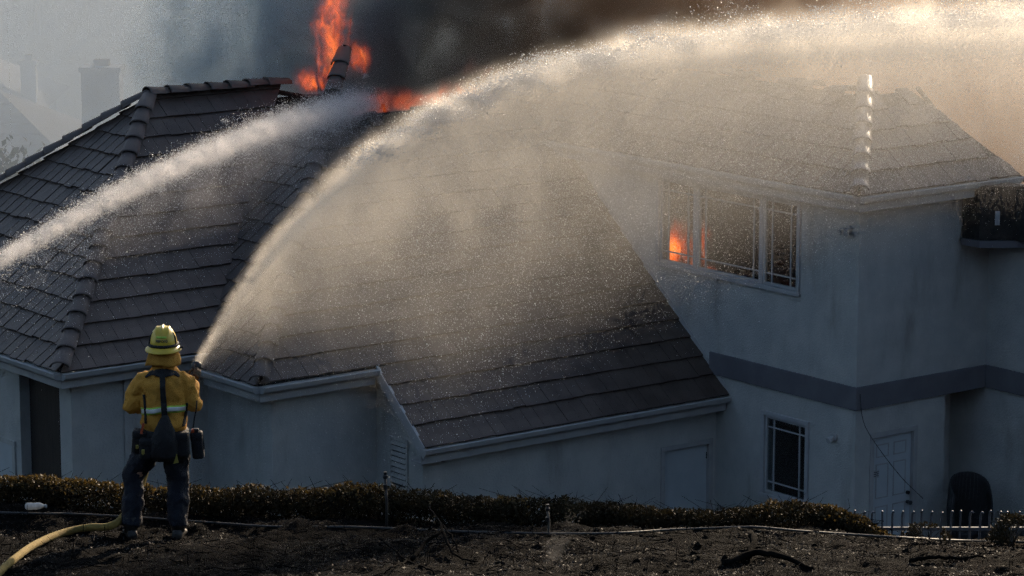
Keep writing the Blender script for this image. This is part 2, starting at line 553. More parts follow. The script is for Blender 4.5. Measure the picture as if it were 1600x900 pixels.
# main roof: left hip face, and the long front slope broken off below its ridge
ME_U, ME_V, MZ = -8.03, 4.17, .38
def brk(u):      # ragged burnt edge (v) of the front slope
    return 7.93 + .10*math.sin(u*5.1) + .07*math.sin(u*13.0+1) - .22*max(0, min(1, (u+1.2)/1.2))
add_face('u', ME_U, MZ, [(ME_U, ME_V), (-4.30, 7.90), (-4.30, 9.48), (ME_U, 5.75)],
         skip=lambda a, b: b > 4.75 + .18*math.sin(a*9) )
add_face('v', ME_V-1.2, MZ-K*1.2, [(ME_U, ME_V), (0.0, ME_V), (0.0, 8.0), (-4.20, 8.0)],
         skip=lambda a, b: b/LS+ME_V-1.2 > brk(a))
add_face('v', ME_V-1.2, MZ-K*1.2, [(-5.95, ME_V-1.2), (0.0, ME_V-1.2), (0.0, ME_V), (-5.95, ME_V)])
# two-storey block: hip at the near corner, small ridges both ways
BE, BZ, BA = -.30, 3.02, 1.15
def bskip(a, b):
    u = a; v = BE + b/LS
    if v > .98 + .16*math.sin(u*7): return True
    return u > 3.05-.62*(v+.3)+.06*math.sin(v*20)
add_face('u', BE, BZ, [(BE, BE), (BA, BA), (BA, 8.4), (BE, 8.4)], skip=lambda a, b: b/LS+BE > 1.02+.12*math.sin(a*6.0))
add_face('v', BE, BZ, [(BE, BE), (3.10, BE), (2.15, BA), (BA, BA)], skip=bskip, jitter=2.0)
# burnt purlins and rafters left where the tiles are gone
for u in (1.5, 1.95, 2.4):
    MB().tube([(u, .55, BZ+K*.85-.07), (u+.02, 1.3, BZ+K*1.55-.07)], .04, 5).build('burnt_rafter', M['char'], roof)

# 300 tiles that show largest stay single; the rest of the field is one sub-part
area_px = lambda t: t[1]*(1.0/(max((HW(*t[2])).length, 1)**2))*(1.35 if t[0] == 'v' else 1.0)
order = list(range(len(tile_list)))
def rank(i):
    c = HW(*tile_list[i][2]); d = c - Vector((0,0,CAM_H))
    yy = d.y*math.cos(R(10.7))-d.z*math.sin(R(10.7)); xx = 800+5000*d.x/yy
    if xx < -10 or xx > 1620: return 1e9
    if n_left0 <= i < n_left1: return 0 - tile_list[i][1]
    return 10 + yy*.01 - tile_list[i][1]*30
order.sort(key=rank)
field = MB()
shared = {}
for q, i in enumerate(order):
    kind, area, cen, vs, fs, fr = tile_list[i]
    if q < 292:
        b_ = MB()
        full = len(vs) == 8 and area > .95*(TW-.01)*(TE+.05)
        loc = [v-cen for v in vs]
        if full and kind in shared and random.random() < .93:
            me = shared[kind][random.randrange(len(shared[kind]))] if len(shared[kind]) > 5 else None
        else: me = None
        if me is None:
            b_.add(loc, fs); me = b_.mesh('roof_tile')
            me.materials.append(M['tile'])
            if full: shared.setdefault(kind, []).append(me)
        ob = bpy.data.objects.new('roof_tile', me); ob.location = cen
        link(ob, roof)
    else:
        field.add(vs, fs)
tf = field.build('tile_field', M['tile'], roof); tf['kind'] = 'stuff'

# hip and ridge caps: half barrels, lapped
def cap_mesh():
    b_ = MB(); seg = 9; rs = []
    L = .47
    for (x, r, dz) in ((0, .155, .032), (L*.08, .152, .03), (L, .118, .0)):
        for inner in (0, 1):
            rs.append([(x, (r-.022*inner)*math.cos(math.pi*k/seg)*1.0, (r-.022*inner)*math.sin(math.pi*k/seg)*.72+dz) for k in range(seg+1)])
    vs = [p for r_ in rs for p in r_]; m = seg+1; fs = []
    def q(i, j, k, flip=False):
        f = (i*m+k, i*m+k+1, j*m+k+1, j*m+k); fs.append(f[::-1] if flip else f)
    for k in range(seg):
        q(0, 2, k, True); q(2, 4, k, True); q(1, 3, k); q(3, 5, k); q(0, 1, k); q(4, 5, k, True)
    for s_ in (0, 2):
        for k in (0, seg): fs.append((s_*m+k, (s_+1)*m+k, (s_+3)*m+k, (s_+2)*m+k))
    b_.add(vs, fs); me = b_.mesh('ridge_cap', True); me.materials.append(M['tile_cap'])
    return me
CAP = cap_mesh()
CAPW = CAP.copy(); CAPW.materials.clear(); CAPW.materials.append(M['cap_wet'])
def caps(p0, p1, step=.38, name='hip_cap', tilt=.0, jit=1.0, skip=(), me=None):
    p0, p1 = Vector(p0), Vector(p1); d = p1-p0; n_ = int((d.length-.34)/step); d.normalize()
    side = d.cross(Vector((0,0,1))).normalized(); up = side.cross(d)
    for i in range(n_+1):
        if i in skip: continue
        c = p0 + d*(i*step + random.gauss(0, .008)) + up*.045
        Mx = Matrix((( d.x, -side.x, up.x), (d.y, -side.y, up.y), (d.z, -side.z, up.z))).to_4x4()
        rot = Matrix.Rotation(random.gauss(0, .02*jit), 4, 'X') @ Matrix.Rotation(-.03+random.gauss(0, .012*jit), 4, 'Y') @ Matrix.Rotation(random.gauss(0, .02*jit), 4, 'Z')
        ob = bpy.data.objects.new(name, me or CAP); ob.matrix_local = Matrix.Translation(c) @ Mx @ rot
        link(ob, roof)
caps((LE_U, LE_V, LZ), (AP[0], AP[1], zr))
caps((LE_U, 13.9, LZ), (AP[0], AP[1], zr))
caps((AP[0]-.05, AP[1], zr), (-3.45, AP[1], zr-.02), name='ridge_cap')
caps((ME_U, ME_V, MZ), (ME_U+4.95, ME_V+4.95, MZ+K*4.95), jit=1.6)
caps((BE, BE, BZ), (BA+.15, BA+.15, BZ+K*(BA+.15-BE)), jit=1.2, me=CAPW)
caps((BA, BA+.3, BZ+K*(BA-BE)-.05), (BA, 5.6, BZ+K*(BA-BE)-.05), name='ridge_cap', jit=2.5, skip=(1, 4, 5, 9))
# charred hip rafter and stump above the broken slope
b_ = MB()
b_.tube([(ME_U+3.4, ME_V+3.4, MZ+K*3.4-.12), (ME_U+4.86, ME_V+4.86, MZ+K*4.86-.10)], .075, 6)
b_.tube([(ME_U+4.80, ME_V+4.80, MZ+K*4.80-.1), (ME_U+4.86, ME_V+4.84, MZ+K*4.86+.16)], [.07, .025], 5)
b_.build('hip_rafter', M['char'], roof)
for (u0, v0, u1, v1, z0, z1) in ((-4.1,8.3,-2.6,8.35,3.42,3.30), (-3.9,9.95,-2.7,9.9,3.80,3.62), (-2.9,8.0,-2.2,9.3,3.2,3.5)):
    MB().tube([(u0,v0,z0), ((u0+u1)/2,(v0+v1)/2,(z0+z1)/2-.05), (u1,v1,z1)], .045, 5).build('burnt_beam', M['char'], roof)

# fascia boards and gutters: (from, to) along eaves, in house coordinates
def eave(p0, p1, out, mat='trim', drop=.24):
    """out: unit vector (u, v) towards the viewer side"""
    p0, p1 = Vector(p0), Vector(p1); o = Vector((out[0], out[1], 0)); z = Vector((0,0,1))
    MB().prism([p0-z*.03, p0-z*(.03+drop), p0-o*.04-z*(.03+drop), p0-o*.04-z*.03], p1-p0).build('fascia', M[mat], house, bevel=.004)
    pr = []
    for (du, dz) in ((.0,-.035), (.10,-.035), (.115,-.02), (.13,-.035), (.11,-.10), (.07,-.135), (.0,-.135)):
        pr.append(p0 + o*(du+.001) + z*dz)
    MB().prism(pr, p1-p0).build('gutter', M['trim'], house)
    # soffit back to the wall
    MB().prism([p0-z*(.03+drop)+z*.002-o*.041, p0-z*(.03+drop)+z*.03-o*.041, p0-o*.26-z*(drop), p0-o*.26-z*(.03+drop-.002)], p1-p0).build('soffit', M[mat], house)
eave((-5.99, ME_V-1.2, MZ-K*1.2), (-.003, ME_V-1.2, MZ-K*1.2), (0,-1))
eave((ME_U, ME_V, MZ), (-5.97, ME_V, MZ), (0,-1))
eave((ME_U, 5.72, MZ), (ME_U, ME_V-.002, MZ), (-1,0))
eave((LE_U, LE_V, LZ), (-7.85, LE_V, LZ), (0,-1))
eave((LE_U, 13.9, LZ), (LE_U, LE_V-.002, LZ), (-1,0))
eave((BE, BE, BZ), (3.05, BE, BZ), (0,-1))
eave((BE, 8.3, BZ), (BE, BE-.002, BZ), (-1,0))
# rake board over the vent wall
def rk(v, dz): return (-5.97, v, zmain(v)+dz)
MB().prism([rk(2.93, .035), rk(4.16, .035), rk(4.16, -.17), rk(2.93, -.17)], (.05, 0, 0)).build('rake_board', M['win_frame'], house, bevel=.005)
MB().box((-5.90, 2.98, -.86), (-5.62, 3.215, -.68)).build('eave_return', M['trim'], house, bevel=.01)
MB().box((-5.52, 3.03, -.95), (-5.42, 3.215, -.72)).build('eave_bracket', M['trim'], house, bevel=.01)
# flashing strip up the block's wall
MB().prism([(-.012, 3.0, zmain(3.0)+.02), (-.012, 6.35, zmain(6.35)+.02), (-.012, 6.35, zmain(6.35)+.13), (-.012, 3.0, zmain(3.0)+.13)], (.0115, 0, 0)).build('flashing', M['trim'], house)

# --- louvred vent
vent = MB().box((-5.795, 3.60, -1.42), (-5.7805, 4.02, -.70)).build('vent', M['metal_dark'], house)
for (a, b2) in (((-5.815, 3.58, -.72), (-5.7805, 4.04, -.68)), ((-5.815, 3.58, -1.44), (-5.7805, 3.62, -.7205)), ((-5.815, 4.0, -1.44), (-5.7805, 4.04, -.7205))):
    MB().box(a, b2).build('vent_frame', M['stucco'], vent)
for i in range(8):
    z = -1.38+i*.084
    MB().prism([(-5.7955, 3.622, z+.05), (-5.7955, 3.998, z+.05), (-5.825, 3.998, z), (-5.825, 3.622, z)], (0,0,.012)).build('slat', M['stucco'], vent)

# --- windows and doors
def glass_mat():
    m, nt, out = new_mat('window_glass')
    tr = nt.nodes.new('ShaderNodeBsdfTransparent'); tr.inputs[0].default_value = (.80,.83,.84,1)
    gl = nt.nodes.new('ShaderNodeBsdfGlossy'); gl.inputs['Roughness'].default_value = .03
    lw = nt.nodes.new('ShaderNodeLayerWeight'); lw.inputs[0].default_value = .5
    fac = S(lw.outputs['Facing']).pw(4.0)*.6 + .06
    mx = nt.nodes.new('ShaderNodeMixShader'); nt.links.new(fac.s, mx.inputs[0])
    nt.links.new(tr.outputs[0], mx.inputs[1]); nt.links.new(gl.outputs[0], mx.inputs[2]); nt.links.new(mx.outputs[0], out.inputs['Surface'])
    return m
M['glass'] = glass_mat()
def window_u(y0, y1, z0, z1, sashes, name='window'):
    """window in the plane u = 0, from v = y0 to y1; sashes: list of (v0, v1, grid)"""
    w = empty(name, (0, 0, 0), 0, house)
    for a, b2 in (((-.035, y0-.07, z1), (.07, y1+.07, z1+.07)), ((-.05, y0-.09, z0-.07), (.07, y1+.09, z0)), ((-.035, y0-.07, z0+.0005), (.07, y0, z1-.0005)), ((-.035, y1, z0+.0005), (.07, y1+.07, z1-.0005))):
        MB().box(a, b2).build('frame', M['win_frame'], w, bevel=.006)
    for (a, b2, broken) in sashes:
        f = .045
        for p, q in (((.004, a, z0), (.064, a+f, z1)), ((.004, b2-f, z0), (.064, b2, z1)), ((.004, a+f, z0), (.064, b2-f, z0+f)), ((.004, a+f, z1-f), (.064, b2-f, z1))):
            MB().box(p, q).build('sash', M['win_frame'], w, bevel=.004)
        m_ = .14
        for vv in (a+f+m_, b2-f-m_):
            if b2-a > .5 or vv == a+f+m_:
                MB().box((.021, vv-.011, z0+f), (.047, vv+.011, z1-f)).build('muntin', M['win_frame'], w)
        for zz in (z0+f+m_, z1-f-m_):
            MB().box((.023, a+f, zz-.011), (.045, b2-f, zz+.011)).build('muntin', M['win_frame'], w)
        if not broken:
            MB().box((.0325, a+f, z0+f), (.0355, b2-f, z1-f)).build('pane', M['glass'], w)
    return w
window_u(UW[0], UW[1], UW[2], UW[3], [(1.36, 2.16, False), (2.22, 3.74, False), (3.80, 4.66, False)])
MB().box((-.006, 2.1605, UW[2]), (.07, 2.2195, UW[3])).build('mullion', M['win_frame'], house, bevel=.004)
MB().box((-.006, 3.7405, UW[2]), (.07, 3.7995, UW[3])).build('mullion', M['win_frame'], house, bevel=.004)
window_u(LW_[0], LW_[1], LW_[2], LW_[3], [(1.09, 2.05, False)])
# rooms behind the two windows
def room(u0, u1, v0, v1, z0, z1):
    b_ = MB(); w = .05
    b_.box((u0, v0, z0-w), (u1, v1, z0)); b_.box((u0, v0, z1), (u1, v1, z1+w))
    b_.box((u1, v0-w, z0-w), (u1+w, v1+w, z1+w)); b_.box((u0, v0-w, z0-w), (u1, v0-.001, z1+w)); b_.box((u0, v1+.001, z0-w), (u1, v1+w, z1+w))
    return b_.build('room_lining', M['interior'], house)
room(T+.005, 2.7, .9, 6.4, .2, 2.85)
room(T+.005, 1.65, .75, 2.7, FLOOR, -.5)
def door_v(name, a0, a1, v, z0, z1, panels=True, knob=None):
    d = MB().box((a0+.03, v+.05, z0+.01), (a1-.03, v+.095, z1-.03)).build(name, M['door'], house, bevel=.003)
    for p, q in (((a0-.05, v-.018, z0), (a0+.03, v+.10, z1-.03)), ((a1-.03, v-.018, z0), (a1+.05, v+.10, z1-.03)), ((a0-.05, v-.02, z1-.03), (a1+.05, v+.10, z1+.05))):
        MB().box(p, q).build('door_frame', M['trim'], d, bevel=.004)
    if panels:
        w = a1-a0
        for (x0, x1) in ((a0+.13, a0+w/2-.05), (a0+w/2+.05, a1-.13)):
            for (y0, y1) in ((z1-.37, z1-.16), (z1-1.02, z1-.47), (z0+.15, z1-1.14)):
                b_ = MB(); g = .022
                b_.box((x0, v+.046, y0), (x1, v+.0495, y0+g)); b_.box((x0, v+.046, y1-g), (x1, v+.0495, y1)); b_.box((x0, v+.046, y0+g), (x0+g, v+.0495, y1-g)); b_.box((x1-g, v+.046, y0+g), (x1, v+.0495, y1-g))
                b_.build('panel_moulding', M['trim'], d)
    if knob:
        kb = MB(); kb.tube([(knob[0], v+.05, knob[1]), (knob[0], v+.0, knob[1])], [.028, .028], 10); kb.ball((knob[0], v-.03, knob[1]), .034)
        kb.build('knob', M['metal_dark'], d, True)
        db = MB(); db.tube([(knob[0], v+.05, knob[1]+.15), (knob[0], v+.015, knob[1]+.15)], .03, 12); db.build('deadbolt', M['metal_dark'], d)
    return d
dr = door_v('door', .36, 1.26, 0.0, FLOOR, -.82, True, (1.17, -1.98))
nt_ = MB().box((.42, .0425, -1.50), (.56, .0485, -1.38)).build('door_notice', surf('notice_paper', (.30,.31,.33), (.42,.42,.43), .8, 20), dr)
for i in range(3): MB().box((.435, .0405, -1.475+i*.03), (.545, .0423, -1.463+i*.03)).build('notice_line', M['metal_dark'], nt_)
sd_ = door_v('side_door', -1.10, -.12, 3.22, FLOOR, -1.44, False)
MB().box((-.165, 3.262, -1.72), (-.15, 3.2695, -1.62)).build('hinge', M['metal_dark'], sd_)
# dark recessed entry of the left wing and the pale door beyond
MB().box((-9.87, 6.551, FLOOR), (-9.83, 7.779, .18)).build('entry_door', M['door_dark'], house)
gd = MB().box((-10.05, 8.02, FLOOR), (-10.0405, 8.95, -.98)).build('entry_panel', M['door'], house)
for p, q in (((-10.075, 7.94, FLOOR), (-10.0405, 8.0195, -.98)), ((-10.075, 7.94, -.9795), (-10.0405, 9.03, -.90)), ((-10.075, 8.9505, FLOOR), (-10.0405, 9.03, -.98))):
    MB().box(p, q).build('door_frame', M['stucco'], gd, bevel=.005)

# --- burnt eave box on the right wing
MB().prism([(2.12,-.42,2.09), (2.768,-.90,2.09), (2.768,-.05,2.09), (2.12,-.05,2.09)], (0,0,.84)).build('burnt_eave', M['char'], house, bevel=.01)
MB().prism([(2.55,-.74,2.09), (2.55,-3.6,2.09), (2.769,-3.6,2.09), (2.769,-.905,2.09)], (0,0,.80)).build('burnt_eave', M['char'], house, bevel=.01)
MB().prism([(2.10, -.45, 1.98), (2.768, -.93, 1.98), (2.768, -.05, 1.98), (2.10, -.05, 1.98)], (0,0,.108)).build('burnt_soffit', M['band'], house)
MB().prism([(2.30,-.566,2.33), (2.36,-.610,2.33), (2.36,-.610,2.55), (2.30,-.566,2.55)], (-.006,-.008,0)).build('paper_tag', M['win_frame'], house)

for i in range(7):
    u = 2.2+i*.34+random.uniform(-.05,.05); MB().tube([(u, -.05, 2.97+random.uniform(-.03,.02)), (u+random.uniform(-.05,.05), -.46-random.uniform(0,.10), 2.86+random.uniform(-.05,.03))], [.045,.035], 5).build('rafter_tail', M['char'], house)
# --- small wall fixtures
fx = MB(); fx.tube([(0, .44, -.86), (-.05, .44, -.86)], .06, 12); fx.tube([(-.05,.44,-.86), (-.15,.44,-.90)], [.03, .05], 10)
fx.build('wall_lamp', M['trim'], house)
fx = MB(); fx.tube([(0, .22, 2.40), (-.04, .22, 2.40)], .065, 12); fx.tube([(-.04,.18,2.40), (-.14,.16,2.36)], [.03, .055], 10); fx.tube([(-.04,.27,2.40), (-.14,.30,2.36)], [.03, .055], 10)
fx.build('flood_lamp', M['trim'], house)
cb = MB(); cb.tube(spline([(.03,-.052,-.10), (.10,-.075,-.55), (.42,-.06,-.98), (.95,-.06,-1.55), (1.42,-.05,-1.95)], 8), .006, 5)
cable = cb.build('loose_cable', M['metal_dark'], house)
for z in (1.6, .9): 
    pass
# ------------------------------------------------------------------ things beyond the hedge
def gz(x, y): return float(ground_z(x, y))
PITCH = R(10.7)
def px(x, y, d):
    """a point d metres along the view axis"""
    a = (x-800)/5000.; b = (450-y)/5000.
    return Vector((a, math.cos(PITCH)+b*math.sin(PITCH), -math.sin(PITCH)+b*math.cos(PITCH)))*d + Vector((0,0,CAM_H))

# white picket fence with bent tops on the slope
fence = empty('fence', (3.5, 33.0, -1.71))
tag(fence, 'white metal picket fence with curved tops beyond the hedge', 'fence')
pk = MB(); pk.tube([(0,0,-.85), (0,0,.30), (0,-.006,.335), (0,-.03,.362), (0,-.06,.36)], .012, 6)
pkm = pk.mesh('picket', True); pkm.materials.append(M['metal_white'])
for i in range(30):
    ob = bpy.data.objects.new('picket', pkm); ob.location = (-.38+i*.103, .0, .02*math.sin(i*1.7)*.3)
    ob.rotation_euler = (random.gauss(0,.03), random.gauss(0,.02), random.gauss(0,.2)); link(ob, fence)
MB().box((-.55, -.016, .15), (2.8, .016, .185)).build('rail', M['metal_white'], fence)
MB().box((-.55, -.016, -.42), (2.8, .016, -.39)).build('rail', M['metal_white'], fence)

# black wicker patio chair against the house
chp = HW(1.86, -.62, FLOOR)
ch = empty('patio_chair', (chp.x, chp.y, -6.05), HR-.25)
tag(ch, 'black curved-back wicker patio chair behind the picket fence', 'chair')
M['wicker'] = surf('black_wicker', (.006,.006,.007), (.02,.02,.022), .6, 60, .6, 120)
M['rib'] = surf('grey_rib', (.03,.03,.033), (.06,.06,.065), .6, 20)
b_ = MB(); seg = 22; rows = 12; vs = []; fs = []
for j in range(rows+1):
    t = j/rows
    for i in range(seg+1):
        th = math.pi*(i/seg)*1.24 - .12*math.pi
        r = .30 + .05*math.sin(t*math.pi*.9)
        zz = .42 + t*.92 - .30*t*(abs(i/seg-.5)*2)**2.2
        vs.append((-math.cos(th)*r, .32*math.sin(th)*(1-.35*t)-.02, zz))
for j in range(rows):
    for i in range(seg): fs.append((j*(seg+1)+i, j*(seg+1)+i+1, (j+1)*(seg+1)+i+1, (j+1)*(seg+1)+i))
sh_ = b_.add(vs, fs).build('backrest', M['wicker'], ch, True)
m_ = sh_.modifiers.new('t', 'SOLIDIFY'); m_.thickness = .03
for i in range(1, seg):
    p = [Vector(vs[j*(seg+1)+i]) for j in range(6, rows+1)]
    MB().tube([q+Vector((q.x*.06, q.y*.06-.012, .006)) for q in p], .009, 5).build('rib', M['rib'], sh_)
MB().rings([(0,0,.38,.30,.28), (0,0,.46,.32,.30), (0,0,.49,.30,.28)], 20).build('seat', M['wicker'], ch)
for (x, y) in ((-.22,-.2), (.22,-.2), (-.22,.2), (.22,.2)):
    MB().tube([(x*1.1, y*1.1, 0), (x, y, .385)], [.022, .028], 8).build('leg', M['wicker'], ch)
# low black planter box by the chair
pbp = HW(2.15, -1.15, FLOOR)
pb = empty('planter_box', (pbp.x, pbp.y, -6.05), HR)
tag(pb, 'low black box standing in front of the wicker chair', 'box')
MB().box((-.42,-.18,.02), (.42,.18,.5)).build('body', M['metal_dark'], pb, bevel=.01)
MB().box((-.45,-.21,.5), (.45,.21,.545)).build('lid', M['metal_dark'], pb, bevel=.008)
patio = MB(); 
for (a0, a1, v0, v1) in ((-14, 6, -7, 3.1), (-14, -5.9, 3.1, 6.1)):
    patio.prism([HW(a0, v0, FLOOR-.05), HW(a1, v0, FLOOR-.05), HW(a1, v1, FLOOR-.05), HW(a0, v1, FLOOR-.05)], (0,0,.05))
po = patio.build('patio', surf('patio_concrete', (.16,.16,.16), (.22,.22,.22), .9, 2, .3, 30)); tag(po, kind='structure')

# ------------------------------------------------------------------ hedge
def htop(x):
    """height of the hedge crown above its foot along x"""
    X_ = [-7, -4.6, -2.9, -1.4, -.5, .1, .75, 1.3, 1.75, 2.25, 2.6, 2.95, 3.25, 3.45, 3.6]
    H_ = [.20, .21, .27, .285, .29, .285, .235, .22, .225, .265, .26, .19, .11, .05, .02]
    return np.interp(x, X_, H_)
hedge = empty('hedge', (0, 28.1, 0.0))
tag(hedge, 'long low singed hedge along the crest of the slope', 'hedge')
def leaf_cloud(n, sampler, size, seed):
    r = np.random.default_rng(seed)
    P = sampler(r, n)
    n = len(P)
    d = r.normal(size=(n,3)); d[:,2] = np.abs(d[:,2])+.25; d /= np.linalg.norm(d, axis=1)[:,None]
    s = np.cross(d, r.normal(size=(n,3))); s /= np.linalg.norm(s, axis=1)[:,None]
    L = (size*(.55+.9*r.random(n)))[:,None]; w = L*(.22+.14*r.random(n))[:,None]
    nrm = np.cross(d, s)*L*.12
    V = np.stack([P, P+d*L*.5+s*w+nrm, P+d*L, P+d*L*.5-s*w+nrm], 1).reshape(-1,3)
    F = np.arange(4*n).reshape(-1,4)
    return V, F
def hedge_pts(r, n):
    x = r.uniform(-6.6, 3.6, n); h = htop(x)*(1+.10*fbm(x*1.1, x*0+3, 3)+.12*fbm(x*14, x*0+8, 2))
    th = r.uniform(0, math.pi, n); rad = np.sqrt(r.uniform(.12, 1.0, n))
    rad = np.minimum(rad, 1.0)
    y = np.cos(th)*rad*.33
    z = np.sin(th)**.7*rad*h
    keep = r.random(n) < np.clip(.45+1.2*(fbm(x*2.4+9, y*6+z*5, 3)+.3), 0, 1)
    z = z + ground_z(x, 28.1+y)
    return np.stack([x, y, z], 1)[keep]
V1, F1 = leaf_cloud(110000, hedge_pts, .028, 5)
M['hedge_leaf'] = surf('hedge_leaf', (.014,.012,.007), (.040,.031,.013), .7, 2.5, translucent=.2, spec=.2, lo=.3, hi=.7, detail=8)
fo = mesh_obj('foliage', np_mesh('foliage', V1, F1), M['hedge_leaf'], hedge); fo['kind'] = 'stuff'
def hedge_tips(r, n):
    x = r.uniform(-6.6, 3.6, n); h = htop(x)*(1+.10*fbm(x*1.1, x*0+3, 3)+.12*fbm(x*14, x*0+8, 2))
    y = r.normal(0, .16, n); z = h*np.sqrt(np.clip(1-(y/.36)**2, 0, 1))*(.92+.14*r.random(n)) + ground_z(x, 28.1+y)
    keep = (r.random(n) < np.clip(.35+2.2*fbm(x*1.3+40, y*0+2, 3), 0, 1)) & (np.abs(y) < .34)
    return np.stack([x, y, z], 1)[keep]
V1, F1 = leaf_cloud(22000, hedge_tips, .030, 9)
M['hedge_tip'] = surf('dry_leaf', (.05,.034,.010), (.12,.078,.020), .6, 3, translucent=.35)
fo = mesh_obj('leaf_tips', np_mesh('leaf_tips', V1, F1), M['hedge_tip'], hedge); fo['kind'] = 'stuff'
M['twig'] = surf('burnt_twig', (.003,.003,.003), (.010,.009,.008), 1.0, 12, .4, 60, spec=.02)
M['ash_twig'] = surf('ash_twig', (.07,.062,.052), (.15,.13,.105), .8, 12)
st = MB()
for i in range(700):
    x = random.uniform(-6.4, 3.3); y = random.uniform(-.30, .2); h = float(htop(x))*random.uniform(.6, 1.35)
    z = gz(x, 28.1+y)
    p = [(x, y, z-.02)]
    for k in range(1, 4): p.append((x+random.gauss(0,.05)*k, y+random.gauss(0,.03)*k, z+h*k/3))
    st.tube(p, [.005, .004, .003, .0015], 4)
ob = st.build('stem', M['twig'], hedge); ob['kind'] = 'stuff'

# two small scrub plants at the right end
def shrub(name, label, x, y, w, h, n, seed):
    e = empty(name, (x, y, gz(x, y)))
    tag(e, label, 'shrub', 'scrub at the end of the hedge')
    def pts(r, m):
        u = r.normal(size=(m,3)); u /= np.linalg.norm(u, axis=1)[:,None]; u *= np.cbrt(r.random(m))[:,None]
        p = u*np.array([w, w*.8, h*.55]) + np.array([0,0,h*.5])
        return p[r.random(m) < np.clip(.35+1.6*(fbm(p[:,0]*7, p[:,2]*7+p[:,1]*3, 2)+.2), 0, 1)]
    V_, F_ = leaf_cloud(n, pts, .03, seed)
    fo = mesh_obj('foliage', np_mesh('foliage', V_, F_), M['hedge_leaf'], e); fo['kind'] = 'stuff'
    b_ = MB()
    for i in range(16):
        a = random.uniform(0, 6.28); q = random.uniform(.3, 1)
        b_.tube([(0,0,-.03), (math.cos(a)*w*.4*q, math.sin(a)*w*.4*q, h*.5), (math.cos(a)*w*.9*q, math.sin(a)*w*.8*q, h*random.uniform(.8,1.15))], [.007,.005,.002], 4)
    b_.build('stem', M['ash_twig'], e)
shrub('scrub_bush', 'sparse brown scrub right in front of the picket fence at the frame edge', 4.55, 28.3, .30, .26, 4200, 21)
shrub('scrub_bush', 'thin low scrub tuft between the hedge end and the fence', 3.72, 28.1, .26, .20, 2600, 22)

# ------------------------------------------------------------------ foreground litter
def flakes(n, seed, ymin, ymax, smin, smax, xr=(-6.5, 6.5), curl=.6):
    r = np.random.default_rng(seed)
    x = r.uniform(*xr, n); y = r.uniform(ymin, ymax, n)
    keep = r.random(n) < np.clip(.5+1.6*fbm(x*1.7, y*1.7+50, 3), .05, 1); x = x[keep]; y = y[keep]; n = len(x)
    z = ground_z(x, y)+.004
    P = np.stack([x,y,z],1)
    d = r.normal(size=(n,3)); d[:,2] *= curl; d /= np.linalg.norm(d,axis=1)[:,None]
    up = np.array([0,0,1.])+r.normal(0,.5,size=(n,3)); s = np.cross(d, up); s /= np.linalg.norm(s,axis=1)[:,None]
    L = (smin+(smax-smin)*r.random(n)**2)[:,None]; w = L*(.12+.4*r.random(n))[:,None]
    lift = np.abs(d[:,2:3])*L*np.array([[0,0,1.]])
    V_ = np.stack([P-d*L*.5-s*w*.5+lift, P-d*L*.4+s*w*.5+lift, P+d*L*.5+s*w*.3+lift, P+d*L*.45-s*w*.5+lift],1).reshape(-1,3)
    return V_, np.arange(4*n).reshape(-1,4)
M['litter'] = surf('charred_litter', (.003,.0028,.0026), (.024,.020,.016), .6, 30, spec=.3, translucent=.06)
M['ash'] = surf('pale_ash_flake', (.06,.05,.04), (.16,.13,.10), .7, 30, translucent=.25)
V_, F_ = flakes(110000, 31, 24.3, 28.6, .005, .022)
o = mesh_obj('leaf_litter', np_mesh('leaf_litter', V_, F_), M['litter']); tag(o, 'charred leaf litter scattered over the burnt ground', 'litter', kind='stuff')
V_, F_ = flakes(5000, 32, 24.3, 28.5, .006, .022)
o = mesh_obj('ash_flakes', np_mesh('ash_flakes', V_, F_), M['ash']); tag(o, 'pale ash and dry chips scattered on the black soil', 'ash', kind='stuff')
tw = MB()
for i in range(1500):
    x = random.uniform(-6, 6); y = random.uniform(24.4, 28.5); a = random.uniform(0, 6.28); L = random.uniform(.04, .24)
    z = gz(x, y); p = []
    for k in range(4):
        t = k/3; xx = x+math.cos(a)*L*t; yy = y+math.sin(a)*L*t; a += random.gauss(0, .25)
        p.append((xx, yy, gz(xx, yy)+.006+random.random()*.02))
    r0 = random.uniform(.0018, .005); tw.tube(p, [r0, r0, r0*.8, r0*.5], 4)
o = tw.build('fallen_twigs', M['twig']); tag(o, 'thin burnt twigs strewn over the slope', 'twigs', kind='stuff')
sk = MB()
for i in range(420):
    x = random.uniform(-5.8, 5.8); y = random.uniform(24.8, 27.7); h = random.uniform(.03, .13)*(1.5 if random.random() < .1 else 1); z = gz(x, y)
    a = random.uniform(0, 6.28); l = random.uniform(.1, .7)*h
    p = [(x, y, z-.01), (x+math.cos(a)*l*.3, y+math.sin(a)*l*.3, z+h*.55), (x+math.cos(a)*l, y+math.sin(a)*l, z+h)]
    sk.tube(p, [.003, .0024, .0012], 4)
    if random.random() < .6:
        b = a+random.uniform(-1.5, 1.5); q = p[1]
        sk.tube([q, (q[0]+math.cos(b)*h*.3, q[1]+math.sin(b)*h*.3, q[2]+h*.35)], [.002, .001], 4)
o = sk.build('dry_stalks', M['twig']); tag(o, 'burnt stubble stalks sticking up from the black soil', 'stubble', kind='stuff')
